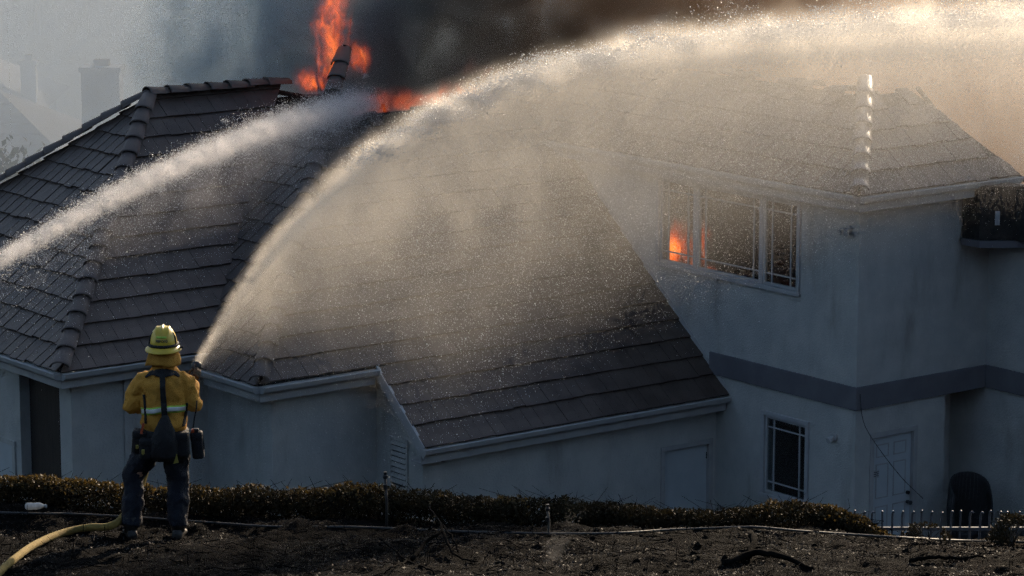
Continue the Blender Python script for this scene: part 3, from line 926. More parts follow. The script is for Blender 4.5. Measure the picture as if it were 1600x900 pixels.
# dark clods and small stones
cl = MB()
for i in range(380):
    x = random.uniform(-5.6, 5.6); y = random.uniform(24.5, 28.3); s_ = abs(random.gauss(0, .012))+.006
    n0 = len(cl.v); cl.ball((x, y, gz(x, y)), (s_*random.uniform(.8,1.6), s_, s_*.7), 7, 4)
    for k in range(n0, len(cl.v)):
        v = cl.v[k]; cl.v[k] = (v[0]+random.gauss(0,s_*.14), v[1]+random.gauss(0,s_*.14), v[2]+random.gauss(0,s_*.14))
o = cl.build('soil_clods', M['twig']); tag(o, 'dark clods of burnt soil', 'soil', kind='stuff')

# burnt branches
def branch(name, label, paths, mat='twig'):
    e = MB()
    for pts, r0, r1 in paths:
        sp_ = spline(pts, 5); n_ = len(sp_)
        sp_ = [p+Vector((random.gauss(0,.004), random.gauss(0,.004), random.gauss(0,.004))) for p in sp_]
        e.tube(sp_, [r0+(r1-r0)*i/(n_-1) for i in range(n_)], 7)
    o = e.build(name, M[mat], smooth=True); tag(o, label, 'branch', 'burnt branches lying in front'); return o
def gp(x, y, d, h=0.0):
    p = px(x, y, d); return p
def on_ground(x, y, h=0.0):
    """ground point under the picture position (x, y)"""
    D = np.arange(22.0, 33.0, .01); r = px(x, y, 1.0) - Vector((0,0,CAM_H))
    below = np.nonzero(CAM_H + r.z*D <= ground_z(r.x*D, r.y*D))[0]
    lo = float(D[below[0]]) if len(below) else 30.0
    p = px(x, y, lo); return Vector((p.x, p.y, gz(p.x, p.y)+h))
branch('burnt_branch', 'black forked burnt branch rising from the ash below the hedge',
       [([on_ground(645,878,.02), on_ground(664,862,.07), on_ground(690,850,.12), on_ground(684,836,.15), on_ground(664,815,.18)], .017, .006),
        ([on_ground(690,850,.12), on_ground(700,862,.07), on_ground(712,876,.04), on_ground(745,882,.02)], .015, .007),
        ([on_ground(688,842,.14), on_ground(706,858,.11), on_ground(716,872,.05)], .010, .006)])
branch('burnt_branch', 'thin arched burnt branch at the bottom edge, left of the forked one',
       [([on_ground(592,850,.05), on_ground(612,866,.05), on_ground(635,882,.03), on_ground(668,892,.02), on_ground(680,899,.0)], .006, .010),
        ([on_ground(635,882,.03), on_ground(618,890,.03), on_ground(600,899,.02)], .008, .005)])
branch('burnt_branch', 'thick charred limb half buried near the bottom right',
       [([on_ground(1130,884,.01), on_ground(1180,874,.05), on_ground(1225,880,.05), on_ground(1270,890,.0)], .035, .018),
        ([on_ground(1170,876,.04), on_ground(1178,862,.09), on_ground(1172,852,.10)], .03, .03)])
branch('burnt_branch', 'flat charred stick on the brown soil at the right',
       [([on_ground(1420,880,.02), on_ground(1460,876,.03), on_ground(1500,878,.03), on_ground(1535,872,.02)], .02, .008)])

# irrigation pipe along the foot of the hedge
pp_ = [on_ground(x, y, .016) for x, y in ((-120,800),(60,806),(110,806),(210,812),(330,820),(430,826),(540,826),(600,828),(720,834),(860,837),(960,836),(1040,831),(1120,828),(1180,827),(1250,833),(1330,838),(1420,844),(1500,848),(1590,850),(1680,852))]
o = MB().tube(spline(pp_, 5), .011, 8).build('irrigation_pipe', surf('grey_pipe', (.018,.019,.02), (.045,.044,.042), .6, 5, .1, 30), smooth=True)
tag(o, 'long grey irrigation pipe lying along the foot of the hedge', 'pipe')
def riser(label, x, yb, h, mat, head=True):
    p = on_ground(x, yb)
    e = empty('sprinkler_riser', p); tag(e, label, 'sprinkler', 'sprinkler risers along the hedge')
    MB().tube([(0,0,-.05), (.004,0,h*.5), (-.008,0,h)], .012, 8).build('pipe', mat, e, True)
    if head:
        b_ = MB(); b_.rings([(-.008,0,h-.005,.018,.018), (-.008,0,h+.02,.022,.022), (-.008,0,h+.03,.014,.014), (-.008,0,h+.055,.016,.016)], 10)
        b_.build('sprinkler_head', M['metal_dark'], e)
        MB().tube([(-.008,0,h-.10), (-.008,0,h-.06)], .018, 8).build('coupling', M['metal_dark'], e)
M['riser'] = surf('black_riser', (.02,.02,.02), (.045,.04,.036), .6, 10)
riser('tall dark sprinkler riser standing in the middle of the hedge', 604, 826, .46, M['riser'])
riser('short pale sprinkler riser in front of the hedge', 857, 836, .22, M['ash_twig'])

# crumpled clear bottle on the ash
b_ = MB()
b_.rings([(0,0,0,.028,.028), (0,0,.006,.033,.033), (0,0,.03,.032,.033), (0,0,.05,.029,.034), (0,0,.08,.034,.030), (0,0,.11,.030,.033), (0,0,.14,.033,.031), (0,0,.165,.024,.024), (0,0,.185,.013,.013), (0,0,.2,.013,.013)], 16)
bt = b_.build('plastic_bottle', surf('clear_plastic', (.42,.45,.48), (.6,.63,.66), .18, 18, .4, 40, translucent=.4, spec=.7), smooth=True)
bt.location = on_ground(42, 800, .05); bt.rotation_euler = (R(82), 0, R(62))
tag(bt, 'crumpled clear plastic bottle lying left of the firefighter', 'bottle')
cp_ = MB().rings([(0,0,.198,.0155,.0155), (0,0,.216,.0155,.0155)], 14).build('cap', M['win_frame'], bt)
# ------------------------------------------------------------------ the firefighter
FX, FY = -3.08, 27.08
FZ = float(ground_z(FX, FY))
M['skin'] = surf('skin', (.42,.24,.16), (.48,.28,.19), .55, 12)
M['jacket'] = surf('yellow_jacket', (.60,.275,.040), (.72,.35,.058), .8, 5, .5, 130, spec=.3, stain=(4.0, (.30,.16,.03), .55, None))
M['hoodc'] = surf('orange_shroud', (.48,.22,.03), (.60,.30,.05), .8, 8, .4, 90, spec=.3)
M['navy'] = surf('navy_trousers', (.006,.008,.015), (.012,.015,.026), .72, 6, .5, 110, spec=.35)
M['black_web'] = surf('black_webbing', (.006,.006,.008), (.013,.013,.016), .7, 40, .4, 150)
M['boot'] = surf('black_leather', (.012,.011,.010), (.035,.03,.026), .55, 14, .3, 60)
M['helmet'] = surf('yellow_helmet', (.66,.45,.030), (.78,.55,.045), .35, 6, .06, 40, coat=.3, stain=(7.0, (.30,.22,.04), .45, None))
M['lime'] = surf('lime_tape', (.38,.62,.06), (.45,.70,.08), .5, 10)
M['silver'] = surf('silver_tape', (.62,.64,.64), (.78,.80,.80), .32, 14, .1, 60, spec=.7)
M['orange_bit'] = surf('orange_plastic', (.45,.07,.02), (.5,.09,.03), .5, 8)
person = None
body = MB()
CX = .065
# trunk, neck, head
body.rings([(CX,0,.80,.13,.10), (CX,0,.90,.165,.115), (CX,0,1.02,.15,.105), (CX,0,1.20,.165,.11), (CX,0,1.36,.18,.11), (CX,.0,1.45,.13,.085), (CX,.005,1.49,.062,.062), (CX,.015,1.58,.056,.06)], 20)
body.ball((CX,.03,1.70), (.078,.098,.118), 18, 12)
body.tube([(CX,.12,1.71), (CX,.143,1.675), (CX,.125,1.66)], [.010,.016,.010], 8)
for s_ in (-1, 1):
    body.ball((CX+s_*.078,.02,1.69), (.012,.02,.032), 8, 6)
    body.ball((CX+s_*.03,.108,1.715), (.016,.012,.012), 8, 6)
body.tube([(CX-.024,.118,1.632), (CX,.127,1.63), (CX+.024,.118,1.632)], [.006,.009,.006], 6)
ARM = {'L': [(-.11,0,1.405), (-.218,.01,1.17), (.02,.30,1.12)], 'R': [(.24,0,1.405), (.308,.015,1.19), (.265,.36,1.30)]}
LEG = {'L': [(-.035,0,.86), (-.215,.07,.52), (-.245,-.03,.10)], 'R': [(.15,0,.86), (.165,.03,.49), (.165,-.02,.10)]}
for k, p in ARM.items():
    body.tube([p[0], p[1], p[2]], [.055,.043,.030], 12)
for k, p in LEG.items():
    body.tube([p[0], p[1], p[2]], [.085,.060,.042], 12)
    a = Vector(p[2]); body.tube([a, a+Vector((0,.08,-.05)), a+Vector((0,.17,-.06))], [.042,.04,.03], 10)
# gripping hands: palm, four fingers curled round the nozzle or hose, thumb from the side of the palm
GRIP = {'R': (Vector((.285,.45,1.36)), Vector((.12,.80,.42)).normalized()), 'L': (Vector((.105,.37,1.14)), Vector((.55,.45,.72)).normalized())}
def hand(mb, k, e=0.0, wrist=0.0):
    """palm, four bent fingers of unequal length and a thumb closing round the nozzle or hose; e thickens it to a glove"""
    c, ax = GRIP[k]
    w = Vector(ARM[k][2]); side = (c-w); side = (side-ax*side.dot(ax)).normalized(); oth = ax.cross(side)
    palm = c - side*.045
    mb.tube([w.lerp(palm, wrist), w.lerp(palm, .6), palm], [.030+e*2,.036+e,.034+e], 10)
    mb.tube([palm-ax*.035, palm+ax*.04], [.024+e,.024+e], 8)
    for (t, L) in ((-.036,.9),(-.012,1.0),(.012,1.06),(.036,.97)):
        b0 = palm + ax*t*1.05
        mb.tube([b0+oth*.014, b0+oth*.044*L+side*.030, b0+oth*.036*L+side*.075*L, b0+side*.088*L, b0-oth*.022*L+side*.072], [.0105+e,.0100+e,.0095+e,.009+e,.0075+e], 8)
    th0 = palm - ax*.03
    mb.tube([th0-oth*.012, th0-oth*.045+side*.02+ax*.012, th0-oth*.046+side*.055+ax*.035, th0-oth*.028+side*.074+ax*.05], [.0135+e,.0125+e,.011+e,.0085+e], 8)
for k in GRIP: hand(body, k)
person = body.build('person', M['skin'])
person.location = (FX, FY, FZ)
bake(person, .0085, 2)
tag(person, 'firefighter in yellow jacket and helmet aiming a hose at the house, seen from behind', 'person')

M['glove'] = surf('leather_glove', (.06,.042,.022), (.10,.072,.038), .8, 20, .4, 80)
for k in GRIP:
    b_ = MB(); hand(b_, k, .0035, .15); g_ = b_.build('glove', M['glove'], person); bake(g_, .006, 1)
# jacket
j = MB()
j.rings([(CX+.005,0,.955,.165,.125), (CX,0,.985,.192,.148), (CX-.005,-.005,1.04,.208,.16), (CX,0,1.12,.198,.15), (CX,0,1.22,.205,.15), (CX,0,1.32,.218,.150), (CX,0,1.40,.212,.142), (CX,0,1.45,.175,.125), (CX,0,1.50,.115,.10), (CX,.005,1.545,.085,.085)], 26)
for k, p in ARM.items():
    p = [Vector(q) for q in p]
    s0 = p[0]; el = p[1]; w = p[2]
    out = -1 if k == 'L' else 1
    pts = [s0+Vector((-out*.05,0,.01)), s0+Vector((out*.02,0,-.03)), s0.lerp(el,.5)+Vector((out*.012,-.005,0)), el+Vector((out*.008,-.01,.01)), el.lerp(w,.22), el.lerp(w,.6), w.lerp(el,.04)]
    j.tube(spline(pts, 4), [r for r in np.interp(np.linspace(0,1,25), [0,.18,.4,.55,.68,.85,1], [.082,.088,.076,.074,.070,.062,.054])], 16)
jk = j.build('jacket', M['jacket'], person)
bake(jk, .013, 3, ((.14,.075,'ORIGINAL_PERLIN'), (.07,.034,'IMPROVED_PERLIN')))
# trousers
t = MB()
t.rings([(CX,0,.70,.12,.10), (CX,0,.78,.178,.135), (CX,0,.88,.188,.14), (CX,0,.98,.172,.132), (CX,0,1.03,.160,.125)], 24)
for k, p in LEG.items():
    p = [Vector(q) for q in p]
    pts = [p[0]+Vector((0,0,.03)), p[0].lerp(p[1],.5)+Vector((-.012 if k=='L' else .0,.01,0)), p[1]+Vector((-.01 if k=='L' else 0,.02,.03)), p[1].lerp(p[2],.35), p[1].lerp(p[2],.75), p[2]+Vector((0,.005,.01))]
    t.tube(spline(pts, 5), [r for r in np.interp(np.linspace(0,1,26), [0,.2,.4,.6,.8,1], [.120,.112,.098,.090,.094,.088])], 18)
tr_ = t.build('trousers', M['navy'], person)
bake(tr_, .013, 3, ((.13,.08,'ORIGINAL_PERLIN'), (.06,.034,'IMPROVED_PERLIN')))
for k, p in LEG.items():
    a = Vector(p[2]); b_ = MB(); tw_ = -.35 if k == 'L' else .12
    def fp(x, y, z): return (a.x + x*math.cos(tw_)-(-y)*math.sin(-tw_)*-1*0 + y*math.sin(tw_), a.y + y*math.cos(tw_)-x*math.sin(tw_), z)
    prof = [(-.075,.040,.075), (-.05,.048,.11), (0,.052,.125), (.06,.050,.105), (.12,.052,.075), (.17,.048,.058), (.205,.030,.045)]
    vs = []; fs = []; sg = 10
    for (y, hw, hh) in prof:
        for q in range(sg):
            th = 2*math.pi*q/sg
            zz = hh*.5+hh*.5*math.sin(th); vs.append(fp(hw*math.cos(th), y, max(zz, .0)-.012))
    for i in range(len(prof)-1):
        for q in range(sg): fs.append((i*sg+q, i*sg+(q+1) % sg, (i+1)*sg+(q+1) % sg, (i+1)*sg+q))
    fs += [tuple(range(sg))[::-1], tuple(range((len(prof)-1)*sg, len(prof)*sg))]
    b_.add(vs, fs); b_.tube([(a.x,a.y,.06), (a.x,a.y,.20)], [.058,.066], 12)
    bo = b_.build('boot', M['boot'], person, True)

bpy.context.view_layer.update()
def bvh_of(o): 
    me = o.data; return BVHTree.FromPolygons([v.co[:] for v in me.vertices], [p.vertices[:] for p in me.polygons])
JB, TB = bvh_of(jk), bvh_of(tr_)
def back(x, z, trees=(JB,), off=.006):
    best = None
    for T_ in trees:
        h = T_.ray_cast(Vector((x, -2, z)), Vector((0,1,0)))
        if h[0] is not None and (best is None or h[0].y < best.y): best = h[0]
    if best is None: return Vector((x, -.02, z))
    return best - Vector((0, off, 0))
def strip(name, path, width, mat, off=.007, trees=(JB,), parent=person, n=26, cross=5):
    P = spline([Vector((x,0,z)) for x, z in path], max(2, n//(len(path)-1)))
    W_ = width if hasattr(width, '__len__') else [width]*len(path)
    vs = []; fs = []; m = len(P)
    for i, p in enumerate(P):
        tg = (P[min(i+1,m-1)]-P[max(i-1,0)]).normalized(); nm = Vector((-tg.z,0,tg.x))
        wv = float(np.interp(i/(m-1), np.linspace(0,1,len(W_)), W_))
        for k in range(cross):
            q = p+nm*wv*(k/(cross-1)-.5); h = back(q.x, q.z, trees, off); vs.append(h)
    for i in range(m-1):
        for k in range(cross-1): fs.append((i*cross+k, i*cross+k+1, (i+1)*cross+k+1, (i+1)*cross+k))
    o = MB().add(vs, fs).build(name, mat, parent, True)
    md = o.modifiers.new('t', 'SOLIDIFY'); md.thickness = .006; md.offset = 0
    return o
strip('reflective_stripe', [(CX-.195,1.145), (CX-.10,1.162), (CX,1.176), (CX+.10,1.180), (CX+.195,1.172)], .062, M['lime'], .007)
strip('reflective_stripe', [(CX-.19,1.146), (CX-.10,1.163), (CX,1.177), (CX+.10,1.181), (CX+.19,1.173)], .036, M['silver'], .012)
strip('suspender', [(CX+.0,1.49), (CX+.006,1.40), (CX+.012,1.25), (CX+.02,1.10), (CX+.02,1.0)], [.05,.045,.05,.055,.09], M['black_web'], .017)
strip('suspender', [(CX-.15,1.45), (CX-.09,1.487), (CX,1.492), (CX+.09,1.487), (CX+.145,1.455)], [.012,.035,.075,.035,.012], M['black_web'], .014)
strip('side_strap', [(CX-.165,1.30), (CX-.155,1.20), (CX-.150,1.05)], .02, M['black_web'], .013)
strip('side_strap', [(CX+.205,1.22), (CX+.19,1.12), (CX+.175,1.02)], .02, M['black_web'], .010)
# webbing pack and belt
b_ = MB(); b_.rings([(CX,0,.90,.207,.163), (CX,0,.91,.212,.168), (CX,0,.965,.210,.166), (CX,0,.975,.204,.16)], 28)
b_.build('belt', M['black_web'], person, True)
def pouch(name, c, s_, mat='black_web', tilt=0.0):
    b_ = MB(); b_.box((-s_[0],-s_[1],-s_[2]), s_)
    o = b_.build(name, M[mat], person, True); o.location = c; o.rotation_euler = (tilt*.4, tilt, 0)
    md = o.modifiers.new('b','BEVEL'); md.width = min(s_)*.55; md.segments = 3
    fl = MB(); fl.box((-s_[0]*1.02,-s_[1]*1.12,s_[2]*.30), (s_[0]*1.02,s_[1]*.9,s_[2]*1.05)); f_ = fl.build('flap', M[mat], o, True)
    md = f_.modifiers.new('b','BEVEL'); md.width = min(s_)*.4; md.segments = 3
    return o
b_ = MB(); b_.rings([(CX+.005,-.15,.72,.085,.035), (CX+.005,-.165,.76,.125,.06), (CX+.01,-.17,.90,.118,.07), (CX+.018,-.165,1.0,.088,.06), (CX+.02,-.16,1.08,.052,.04), (CX+.02,-.155,1.13,.03,.02)], 18)
bk = b_.build('lumbar_pack', M['black_web'], person, True); bake(bk, .012, 2, ((.06,.02,'ORIGINAL_PERLIN'),))
pouch('pouch', (CX-.215,-.06,.875), (.062,.06,.105), tilt=.1)
pouch('pouch', (CX-.15,-.145,.83), (.055,.045,.09), tilt=.05)
pouch('pouch', (CX+.165,-.125,.86), (.058,.05,.11), tilt=-.05)
rp = pouch('radio_pouch', (CX+.285,-.03,.835), (.052,.045,.12), tilt=-.08)
MB().box((CX+.245,-.075,.945), (CX+.30,-.03,.99)).build('radio', M['metal_dark'], person, bevel=.008)
MB().box((CX+.235,-.082,.955), (CX+.262,-.03,.985)).build('radio_knob', M['orange_bit'], person, bevel=.006)
MB().tube(spline([(CX+.25,-.05,.99), (CX+.265,-.07,1.08), (CX+.285,-.075,1.17), (CX+.29,-.07,1.24)], 6), .007, 6).build('radio_cord', M['black_web'], person)
MB().tube([(CX+.325,-.04,.94), (CX+.34,-.045,.86), (CX+.342,-.045,.80)], .006, 5).build('strap_end', M['black_web'], person)
MB().tube([(CX-.165,-.165,1.06), (CX-.185,-.17,.97)], .012, 6).build('glove_clip', M['orange_bit'], person)
M['tag_yellow'] = surf('yellow_tag', (.30,.25,.05), (.38,.32,.07), .6, 10)
MB().box((CX-.18,-.235,.80), (CX-.155,-.205,.84)).build('yellow_tag', M['tag_yellow'], person, bevel=.004)
MB().box((CX-.24,-.15,.83), (CX-.215,-.118,.86)).build('yellow_tag', M['tag_yellow'], person, bevel=.004)
MB().prism([(CX+.09,-.20,.71), (CX+.135,-.20,.72), (CX+.12,-.205,.80)], (0,.008,0)).build('yellow_tag', M['tag_yellow'], person)

# neck shroud
vs = []; fs = []; sg = 40; rows = 8
for jn in range(rows+1):
    tt = jn/rows
    for i in range(sg):
        th = 2*math.pi*i/sg
        rr = .114+.040*tt**1.2 - .03*max(0, tt-.85)*4*.4; wv = .007*math.sin(th*7+tt*3)*tt + .006*math.sin(th*13+1.5+tt*5)*tt
        vs.append((CX+(rr+wv)*math.cos(th)*1.03, .015+(rr*1.02+wv)*math.sin(th), 1.715-.165*tt+.010*math.sin(th*3+1)*tt))
for jn in range(rows):
    for i in range(sg): fs.append((jn*sg+i, (jn+1)*sg+i, (jn+1)*sg+(i+1) % sg, jn*sg+(i+1) % sg))
so = MB().add(vs, fs).build('neck_shroud', M['hoodc'], person, True)
md = so.modifiers.new('t','SOLIDIFY'); md.thickness = .004
# collar
b_ = MB(); b_.rings([(CX,.0,1.485,.125,.105), (CX,.0,1.51,.108,.098), (CX,.005,1.555,.098,.096), (CX,.005,1.56,.088,.088)], 26, cap=False)
co_ = b_.build('collar', M['jacket'], person, True)

# helmet: ribbed dome, wide brim, strap, goggle clips, tape and name
HZ = 1.705
vs = []; fs = []; sg = 60; rows = 16
for jn in range(rows+1):
    ph = (math.pi/2)*jn/rows
    for i in range(sg):
        th = 2*math.pi*i/sg
        rx, ry = .122, .142
        cx_, sy_ = math.cos(th), math.sin(th)
        x = rx*cx_*math.cos(ph)**.82; y = ry*sy_*math.cos(ph)**.82; z = .178*math.sin(ph)
        rib = 0
        for x0 in (-.052, 0, .052): rib += math.exp(-((x-x0)/.0085)**2)
        lift = .010*rib*max(0, min(1, (z-.075)/.05))
        s2 = 1+lift/.14
        vs.append((CX+x*s2, .02+y*s2, HZ+z+lift*math.sin(ph)))
for jn in range(rows):
    for i in range(sg): fs.append((jn*sg+i, jn*sg+(i+1) % sg, (jn+1)*sg+(i+1) % sg, (jn+1)*sg+i))
hel = MB().add(vs, fs).build('helmet', M['helmet'], person, True)
vs = []; fs = []
for (k0, dz) in ((.98,.012), (1.06,.006), (1.18,-.008), (1.28,-.022), (1.285,-.030), (1.2,-.02), (1.0,-.004)):
    for i in range(sg):
        th = 2*math.pi*i/sg; bk_ = max(0, -math.sin(th))
        kk = 1+(k0-1)*(1+.25*bk_)
        vs.append((CX+.122*kk*math.cos(th), .02+.142*kk*math.sin(th), HZ+dz-.010*bk_*(k0-1)*4))
for jn in range(6):
    for i in range(sg): fs.append((jn*sg+i, (jn+1)*sg+i, (jn+1)*sg+(i+1) % sg, jn*sg+(i+1) % sg))
brim = MB().add(vs, fs).build('brim', M['helmet'], hel, True)
b_ = MB(); b_.rings([(CX,.02,HZ+.006,.131,.151), (CX,.02,HZ+.010,.137,.157), (CX,.02,HZ+.026,.136,.156), (CX,.02,HZ+.03,.122,.14)], 40, cap=False)
b_.build('strap', M['black_web'], hel, True)
for s_ in (-1, 1):
    MB().tube([(CX+s_*.113,-.03,HZ+.03), (CX+s_*.105,-.02,HZ+.085), (CX+s_*.083,-.01,HZ+.125)], [.012,.011,.009], 6).build('strap_clip', M['black_web'], hel)
MB().box((CX+.145,-.02,HZ-.014), (CX+.175,.01,HZ+.004)).build('strap_buckle', M['black_web'], hel)
HB = bvh_of(hel)
strip('lime_tape', [(CX-.045,HZ+.098), (CX,HZ+.099), (CX+.042,HZ+.096)], .017, M['lime'], .004, (HB,), hel)
tcu = bpy.data.curves.new('name_text', 'FONT'); tcu.body = 'FERDIG'; tcu.size = .030; tcu.align_x = 'CENTER'; tcu.space_character = 1.05; tcu.offset = .0011
to = bpy.data.objects.new('name_text', tcu); col.objects.link(to)
bpy.context.view_layer.update()
dg = bpy.context.evaluated_depsgraph_get()
tm = bpy.data.meshes.new_from_object(to.evaluated_get(dg))
bpy.data.objects.remove(to)
for v in tm.vertices:
    q = back(CX+v.co.x, HZ+.056+v.co.y, (HB,), .0035); v.co = q
tm.materials.clear(); tm.materials.append(M['metal_dark'])
mesh_obj('lettering', tm, None, hel)

# ------------------------------------------------------------------ hose and nozzle
F0 = Vector((FX, FY, FZ))
NOZ = Vector((.300,.56,1.43))
hp = [F0+Vector(p) for p in ((.262,.40,1.27), (.205,.36,1.20), (.105,.37,1.13), (.06,.40,.97), (-.02,.42,.80), (-.13,.36,.58), (-.19,.33,.40))]
gr = [px(194,805,28.0), px(172,822,27.85)] + [on_ground(x, y, .036) for x, y in ((140,831),(105,838),(75,848),(48,862),(24,880),(4,897),(-20,922),(-60,970))]
M['hose'] = surf('yellow_hose', (.20,.135,.030), (.30,.205,.048), .9, 9, .3, 120, stain=(5, (.12,.085,.03), .6, None))
hz = spline(hp+gr, 6)
ho = MB().tube(hz, [.027 if i < 20 else .034 for i in range(len(hz))], 12, flat=.92).build('fire_hose', M['hose'], smooth=True)
tag(ho, 'dirty yellow fire hose running from the firefighter to the lower left corner', 'hose')
n0 = F0+Vector((.262,.40,1.27)); n1 = F0+NOZ
nzl = empty('hose_nozzle', n0); tag(nzl, 'black hose nozzle held at the firefighter\'s right shoulder', 'nozzle')
dv = n1-n0
MB().tube([dv*0, dv*.30], [.030,.030], 12).build('coupling', M['metal_dark'], nzl, True)
MB().tube([dv*.30, dv*.34, dv*.72, dv*.74, dv*.96, dv], [.024,.028,.028,.038,.045,.043], 14).build('barrel', M['metal_dark'], nzl, True)
MB().tube([dv*.4+Vector((0,0,.0)), dv*.42+Vector((.0,-.03,.07)), dv*.6+Vector((0,-.04,.085))], .009, 6).build('bail_handle', M['metal_dark'], nzl, True)
MB().tube([dv*.35, dv*.28+Vector((0,-.02,-.10))], [.014,.018], 8).build('pistol_grip', M['metal_dark'], nzl, True)
# ------------------------------------------------------------------ hazy neighbourhood behind
M['far_wall'] = surf('far_stucco', (.30,.29,.28), (.36,.35,.33), .9, 1)
M['far_roof'] = surf('far_roof', (.10,.09,.085), (.16,.14,.13), .85, 1.5, .3, 8)
M['far_glass'] = surf('far_glass', (.03,.035,.04), (.05,.055,.06), .2, 1)
M['leaf_far'] = surf('far_leaf', (.035,.045,.022), (.085,.09,.045), .7, .6, translucent=.2)
M['bark'] = surf('bark', (.05,.04,.03), (.10,.08,.06), .9, 5, .5, 20)
def far_house(label, x, y, w, d, h, rh, chim):
    z = gz(x, y)
    e = empty('neighbour_house', (x, y, z)); tag(e, label, 'house', 'houses fading into the smoke')
    MB().box((-w/2,-d/2,-.5), (w/2,d/2,h)).build('wall', M['far_wall'], e)
    ov = .5; r_ = MB()
    v = [(-w/2-ov,-d/2-ov,h), (w/2+ov,-d/2-ov,h), (w/2+ov,d/2+ov,h), (-w/2-ov,d/2+ov,h), (-w/2+d*.35,0,h+rh), (w/2-d*.35,0,h+rh)]
    r_.add(v, [(0,1,5,4), (2,3,4,5), (1,2,5), (3,0,4), (0,3,2,1)])
    rf = r_.build('roof', M['far_roof'], e)
    for k in range(9):
        t = (k+.5)/9; yy = (-d/2-ov)*(1-t); zz = h+rh*t
        MB().box((-w/2-ov+(d*.35+ov)*t+.1, yy-.03, zz-.01), (w/2+ov-(d*.35+ov)*t-.1, yy+.03, zz+.05)).build('tile_course', M['far_roof'], rf)
    for (cx_, cy_, cw, ct) in chim:
        c_ = MB().box((cx_-cw/2, cy_-cw*.4, h), (cx_+cw/2, cy_+cw*.4, ct-.35)).build('chimney', M['far_wall'], rf)
        MB().box((cx_-cw/2-.06, cy_-cw*.4-.06, ct-.35), (cx_+cw/2+.06, cy_+cw*.4+.06, ct-.2)).build('chimney_crown', M['far_wall'], rf)
        MB().box((cx_-cw*.2, cy_-.15, ct-.2), (cx_+cw*.2, cy_+.15, ct)).build('chimney_pot', M['far_roof'], rf)
    for k in range(3):
        xx = -w*.3+k*w*.3
        wi = MB().box((xx-.6, -d/2-.03, h-1.9), (xx+.6, -d/2-.002, h-.7)).build('window', M['far_wall'], e)
        MB().box((xx-.52, -d/2-.045, h-1.82), (xx+.52, -d/2-.0305, h-.78)).build('pane', M['far_glass'], wi)
far_house('pale hazy house with a broad square chimney behind the left roof', -18.2, 104.2, 9.0, 9.0, 2.9, 2.3, [(5.35, -4.4, 1.2, 6.7)])
far_house('faint farther house with a thin chimney at the upper left', -24.0, 118.0, 13.0, 8.0, 3.0, 2.2, [(6.4, -2.0, .55, 5.0)])

def tree(label, x, y, h, w, n, seed, group, name='tree', leaf=.28):
    z = gz(x, y); r = np.random.default_rng(seed); rd = random.Random(seed)
    e = empty(name, (x, y, z)); tag(e, label, 'tree', group)
    b_ = MB(); b_.tube([(0,0,-.3), (.05*h*.2,0,h*.3), (-.02*h,.02*h,h*.62), (0,0,h*.9)], [h*.03,h*.024,h*.015,h*.005], 8)
    cl_ = []
    for i in range(10):
        a = rd.uniform(0, 6.28); zz = h*rd.uniform(.35,.9); q = w*rd.uniform(.45,.9)*(1.15-abs(zz/h-.6))
        tip = Vector((math.cos(a)*q, math.sin(a)*q, zz+h*.06)); b_.tube([(0,0,zz-h*.12), tip*.5+Vector((0,0,zz*.47)), tip], [h*.012,h*.008,h*.003], 5); cl_.append(tip)
    cl_.append(Vector((0,0,h*.93)))
    b_.build('trunk', M['bark'], e)
    def pts(rr, m):
        c = np.array([list(cl_[k]) for k in rr.integers(0, len(cl_), m)])
        return c + rr.normal(size=(m,3))*np.array([w*.24, w*.24, h*.075])
    V_, F_ = leaf_cloud(n, pts, leaf, seed); fo = mesh_obj('crown', np_mesh('crown', V_, F_), M['leaf_far'], e)
tree('hazy tree top rising behind the roof ridge in the pale smoke', -9.9, 94.8, 9.1, .26, 900, 3, 'trees behind the house')
tree('dim small tree beside the left roof edge', -12.4, 76.0, 4.6, 1.6, 5000, 4, 'trees behind the house', leaf=.18)
for i, (x, y, h) in enumerate(((-31,137,7), (-26,142,8), (-20.5,138,6.5), (-34,150,8), (-15,146,7.5), (-9,140,7), (-24,156,8), (-13,160,8))):
    tree('hazy round tree on the far hillside', x, y, h, h*.42, 3500, 40+i, 'trees on the far hillside', leaf=.4)

# ------------------------------------------------------------------ water: hand-line spray and monitor stream
JN = n1.copy(); JA = R(36.0)
def jet_z(s): return 2.79*(1-np.exp(-s/2.6)) - .068*s
def droplets(name, P, rad, mat, loc, rz, seed):
    r = np.random.default_rng(seed); n = len(P)
    T_ = np.array([[1,1,1],[1,-1,-1],[-1,1,-1],[-1,-1,1]], float)/math.sqrt(3)
    q = r.normal(size=(n,4)); q /= np.linalg.norm(q,axis=1)[:,None]
    a, b, c, d = q.T
    Rm = np.stack([1-2*(c*c+d*d),2*(b*c-a*d),2*(b*d+a*c),2*(b*c+a*d),1-2*(b*b+d*d),2*(c*d-a*b),2*(b*d-a*c),2*(c*d+a*b),1-2*(b*b+c*c)],1).reshape(-1,3,3)
    V_ = P[:,None,:] + np.einsum('nij,kj->nki', Rm, T_)*rad[:,None,None]
    F_ = (np.arange(n)*4)[:,None,None] + np.array([[0,1,2],[0,3,1],[0,2,3],[1,3,2]])[None]
    me = np_mesh(name, V_.reshape(-1,3), F_.reshape(-1,3), smooth=False)
    o = mesh_obj(name, me, mat); o.location = loc; o.rotation_euler = (0,0,rz); return o
